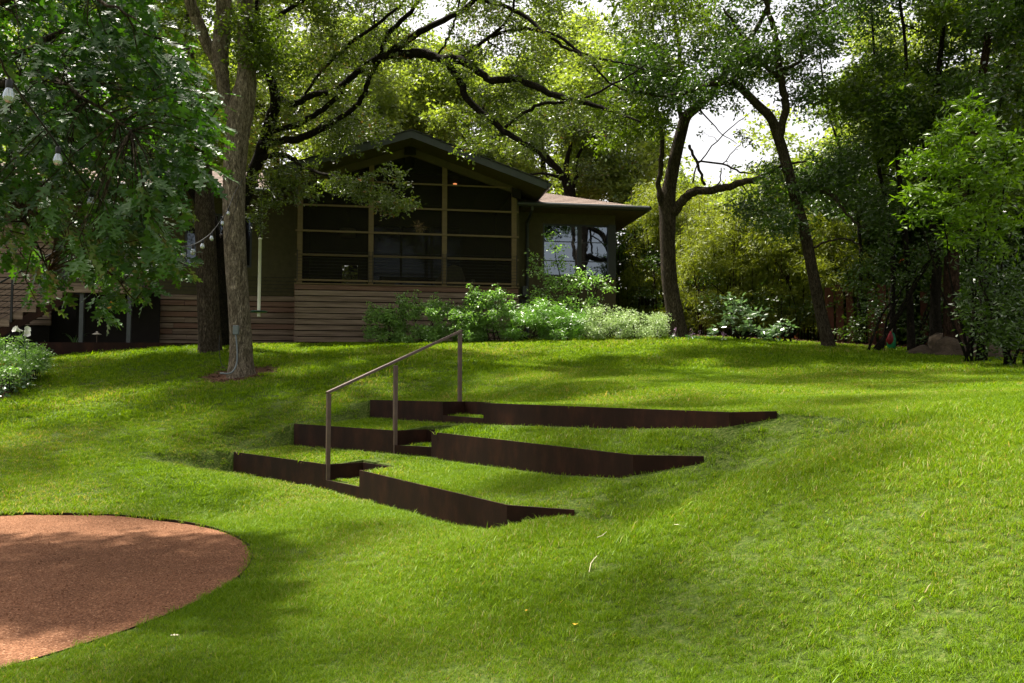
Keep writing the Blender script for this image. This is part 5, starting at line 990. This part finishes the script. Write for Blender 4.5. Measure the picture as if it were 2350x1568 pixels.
def grass_field(name, label, x0, x1, y0, y1, dens, d0, d1, clumps, lo=.7, hi=1.25, frustum=.72, keep=.062):
    n = int((x1-x0)*(y1-y0)*dens); p = np.c_[RNG.uniform(x0, x1, n), RNG.uniform(y0, y1, n)]
    d = np.linalg.norm(p, axis=1); k = (d >= d0) & (d < d1) & (abs(p[:, 0]) < frustum*p[:, 1]+4.5)
    p = p[k]
    thin = np.zeros(len(p))
    for w in WALLS: thin = np.maximum(thin, .75*np.exp(-((p-w['L'])**2).sum(1)/.25)); thin = np.maximum(thin, .45*np.exp(-((p-w['T'])**2).sum(1)/.2))
    nz_ = np.sin(p[:, 0]*3.1+2*np.sin(p[:, 1]*1.9))*np.sin(p[:, 1]*3.7+1.7*np.sin(p[:, 0]*2.2)); thin = np.maximum(thin, .45*(nz_ > .7))
    p = p[RNG.random(len(p)) > thin]; k = (np.linalg.norm(p-GC, axis=1) > GR+.012) & (soil_mask(p) < RNG.uniform(.2, .9, len(p))); p = p[k]
    nr = wall_dist(p) if len(p) else []; p = p[nr > keep]; nr = nr[nr > keep]
    z = height(p); e = .03; zx = (height(p+[e, 0])-height(p-[e, 0]))/(2*e); zy = (height(p+[0, e])-height(p-[0, e]))/(2*e)
    k = (abs(zx) < 1.2) & (abs(zy) < 1.2) | (nr > .06); zx, zy = np.clip(zx, -1, 1), np.clip(zy, -1, 1)
    nn = np.c_[-zx*.6, -zy*.6, np.ones(len(p))]; ra = RNG.uniform(0, 6.28, len(p))
    rx = np.arctan2(-nn[:, 1], nn[:, 2])*1.0; ry = np.arctan2(nn[:, 0], nn[:, 2])
    patch = .5+.5*np.sin(p[:, 0]*1.9+1.3*np.sin(p[:, 1]*1.1))*np.sin(p[:, 1]*2.3+.9*np.sin(p[:, 0]*1.7))
    sc = RNG.uniform(lo, hi, len(p))*(.8+.35*patch)*np.where(nr < .10, .8, 1)*np.clip(np.linalg.norm(p, axis=1)/6., .66, 1)*np.where(RNG.random(len(p)) < .03, 1.5, 1)
    me = bpy.data.meshes.new(name); me.vertices.add(len(p)); me.vertices.foreach_set('co', np.c_[p, z].reshape(-1).astype(np.float32))
    a = me.attributes.new('rot', 'FLOAT_VECTOR', 'POINT'); a.data.foreach_set('vector', np.c_[rx, ry, ra].reshape(-1).astype(np.float32))
    a = me.attributes.new('sc', 'FLOAT', 'POINT'); a.data.foreach_set('value', sc.astype(np.float32))
    a = me.attributes.new('idx', 'INT', 'POINT'); a.data.foreach_set('value', RNG.integers(0, len(clumps), len(p)).astype(np.int32))
    o = link(bpy.data.objects.new(name, me)); tag(o, label, 'grass', None, 'stuff')
    c = bpy.data.collections.new(name+'_blades')
    for q in clumps: c.objects.link(q) if q.name not in c.objects else None
    ng = bpy.data.node_groups.new(name, 'GeometryNodeTree'); ng.interface.new_socket('Geometry', in_out='INPUT', socket_type='NodeSocketGeometry'); ng.interface.new_socket('Geometry', in_out='OUTPUT', socket_type='NodeSocketGeometry')
    N = ng.nodes.new; Lk = ng.links.new; gi = N('NodeGroupInput'); go = N('NodeGroupOutput'); ci = N('GeometryNodeCollectionInfo'); ci.inputs['Collection'].default_value = c; ci.inputs['Separate Children'].default_value = True
    ip = N('GeometryNodeInstanceOnPoints'); ip.inputs['Pick Instance'].default_value = True
    def na(nm, ty): q = N('GeometryNodeInputNamedAttribute'); q.data_type = ty; q.inputs[0].default_value = nm; return q.outputs[0]
    mp = N('GeometryNodeMeshToPoints'); Lk(gi.outputs[0], mp.inputs[0]); Lk(mp.outputs[0], ip.inputs['Points']); Lk(ci.outputs[0], ip.inputs['Instance'])
    er = N('FunctionNodeEulerToRotation'); Lk(na('rot', 'FLOAT_VECTOR'), er.inputs[0]); Lk(er.outputs[0], ip.inputs['Rotation']); Lk(na('sc', 'FLOAT'), ip.inputs['Scale']); Lk(na('idx', 'INT'), ip.inputs['Instance Index']); Lk(ip.outputs[0], go.inputs[0])
    m = o.modifiers.new('scatter', 'NODES'); m.node_group = ng; print(name, len(p)); return o
grass_field('near_grass', 'mown grass of the near lawn', -9.5, 9.5, 1.0, 9.6, 540, 0, 9.5, CL)
grass_field('close_grass', 'mown grass nearest the viewer', -4, 6, 1., 6.2, 850, 0, 6.2, CL, .6, 1.0)
grass_field('middle_grass', 'mown grass around and above the steel terraces', -15, 15, 5, 15.5, 320, 9.3, 15.2, CM, keep=.085)
grass_field('far_grass', 'mown grass of the upper lawn towards the house', -19, 21, 9, 23, 130, 15, 25, CF, keep=.2)
# longer blades along the foot of the plates
def tufts():
    V = []
    for k, w in enumerate(WALLS):
        for a, b_ in ('LC', 'CR', 'RM', 'MT'):
            A, Bq = w[a], w[b_]; n = int(np.linalg.norm(Bq-A)*70); t_ = RNG.random(n)[:, None]; p = A+(Bq-A)*t_-EU*(.012+RNG.random(n)[:, None]*.05); z = height(p, np.full(n, k)); V.append(np.c_[p, z]); n = int(np.linalg.norm(Bq-A)*150)*(a+b_ != 'CR'); t_ = RNG.random(n)[:, None]; p = A+(Bq-A)*t_+EU*(.022+RNG.random(n)[:, None]*.07); V.append(np.c_[p, height(p, np.full(n, k+1))-.004]) if n else None
    c = np.concatenate(V); ax = RNG.normal(size=(len(c), 3))*.35+np.array([0, 0, 1.6]); return leaf_quads(c, .036, .005, 0, axis=ax)
tv = tufts(); tag(bulk('edge_grass', tv, QF, M['grass'], None, RNG.random(len(tv))), 'longer grass blades along the foot of the steel walls', 'grass', None, 'stuff')

# ------------------------------------------------------------------ small things on the lawn
def on_lawn(px, py):
    r = ray(px, py); ts = np.linspace(2, 24, 900); q = r[None, :]*ts[:, None]; h_ = height(q[:, :2]); i = int(np.argmax(q[:, 2] < h_)) or 0; return np.array([q[i, 0], q[i, 1], h_[i]])
for (px, py, sz_, mt, lb) in [(1320, 1446, .05, 'yellow_leaf', 'yellow fallen leaf on the near lawn'), (1208, 1416, .028, 'yellow_leaf', 'tiny yellow fallen leaf left of the larger one'), (1553, 1217, .045, 'straw', 'tan fallen leaf right of the lowest steel wall'), (400, 1472, .05, 'straw', 'pale dry leaf in the grass below the gravel circle'), (268, 1187, .05, 'yellow_leaf', 'small yellow flower at the top edge of the gravel circle'), (78, 1528, .04, 'yellow_leaf', 'orange leaf lying on the gravel circle'), (1243, 806, .16, 'mulch', 'brown leaf clump on the upper lawn'), (1645, 816, .10, 'mulch', 'small dark leaf clump on the upper lawn, right')]:
    p = on_lawn(px, py); s2 = sz_
    if np.linalg.norm(p[:2]-GC) < GR: p[2] = GZ+.01
    v = OV*np.array([1.1, 1, 1.2])-np.array([0, .5, 0]); v = v*s2; an = RNG.uniform(0, 6.28); v = np.c_[v[:, 0]*math.cos(an)-v[:, 1]*math.sin(an), v[:, 0]*math.sin(an)+v[:, 1]*math.cos(an), v[:, 2]+.03]
    o = mesh_obj('fallen_leaf', v, OF, M[mt]); o.location = p; tag(o, lb, 'leaf')
for pts_, lb in (([(1352, 1325), (1356, 1308), (1362, 1298), (1370, 1288)], 'curved dry straw stalk on the near lawn'), ([(1370, 1245), (1382, 1240), (1392, 1233)], 'short dry stalk right of the lowest steel wall')):
    q = [on_lawn(*p)+np.array([0, 0, .03]) for p in pts_]; o = MB().tube([z_-q[0] for z_ in q], .0025, 5).build('dry_stalk', M['straw']); o.location = q[0]; tag(o, lb, 'stalk')
# leaf litter under the trees (stuff)
n = 9000; c = np.c_[RNG.uniform(4.5, 13, n), RNG.uniform(15, 22, n)]; k = (soil_mask(c) > .4+RNG.random(n)*.5) & (c[:, 1] < 21.5); c = c[k]; tag(bulk('leaf_litter', leaf_quads(np.c_[c, height(c)+.015], .07, .035, 2.5), QF, M['mulch'], None, RNG.random(len(c))), 'brown leaf litter under the lawn edge trees', 'leaf litter', None, 'stuff')
n = 700; an = RNG.uniform(0, 6.28, n); rr = .45+np.abs(RNG.normal(size=n))*.35; c = np.c_[tb0[0]+rr*np.cos(an), tb0[1]+rr*np.sin(an)]; tag(bulk('trunk_litter', leaf_quads(np.c_[c, height(c)+.02], .06, .03, 2.5), QF, M['mulch'], None, RNG.random(n)), 'brown leaf litter round the big grey trunk', 'leaf litter', None, 'stuff')
# boulders in the dark grove
for i, (px, py, D, sx, sz2, lb) in enumerate([(2110, 800, 17.3, .3, .22, 'tan boulder, leftmost under the grove'), (2180, 802, 17.2, .5, .35, 'broad brown boulder in the middle of the grove edge'), (2265, 806, 16.9, .55, .33, 'dark boulder beside the low right bush'), (2180, 780, 18, .5, .45, 'rounded boulder behind the broad brown one')]):
    q = base_on(px, py, D); bmx = bmesh.new(); bmesh.ops.create_icosphere(bmx, subdivisions=3, radius=1)
    for v in bmx.verts:
        s3 = 1+.22*math.sin(v.co.x*3+i*2)*math.cos(v.co.y*4+i)+.12*math.sin(v.co.z*7+i); v.co = Vector((v.co.x*sx*s3, v.co.y*sx*.8*s3, max(v.co.z, -.3)*sz2*s3))
    me = bpy.data.meshes.new('boulder'); bmx.to_mesh(me); bmx.free(); me.materials.append(M['boulder']); me.polygons.foreach_set('use_smooth', [True]*len(me.polygons)); o = link(bpy.data.objects.new('boulder', me)); o.location = q; tag(o, lb, 'boulder', 'boulders under the grove')
# garden ornament
q = base_on(2043, 778, 18.3); t = thing('garden_ornament', 'small bright green and red garden figure standing among the dark trunks', 'ornament', tuple(q+np.array([0, 0, .05])))
MB().lathe((.02, 0, 0), [(.06, 0), (.09, .1), (.10, .25), (.07, .36), (.03, .40)], 14).build('body', M['bright_green'], t, True); MB().lathe((-.04, -.06, .12), [(.03, 0), (.07, .06), (.08, .16), (.05, .26), (.02, .3)], 12).build('wing', M['red'], t, True); MB().lathe((.0, 0, .38), [(.02, 0), (.055, .03), (.06, .08), (.03, .13), (.01, .14)], 12).build('head', M['skin'], t, True)
fq = base_on(1950, 778, 20.8); t = thing('fence_board', 'orange red painted fence boards glimpsed between the dark trunks', 'fence', tuple(fq))
for i in range(12): 
    if i in (3, 7, 8): continue
    box('board', i*.27-.6, i*.27-.6+.16+.05*random.random(), 0, .03, 0, 1.3+random.random()*.5, M['fence'], t)
print('objects', len(bpy.data.objects), 'tris~', sum(len(o.data.polygons) for o in S.objects if o.type == 'MESH'))
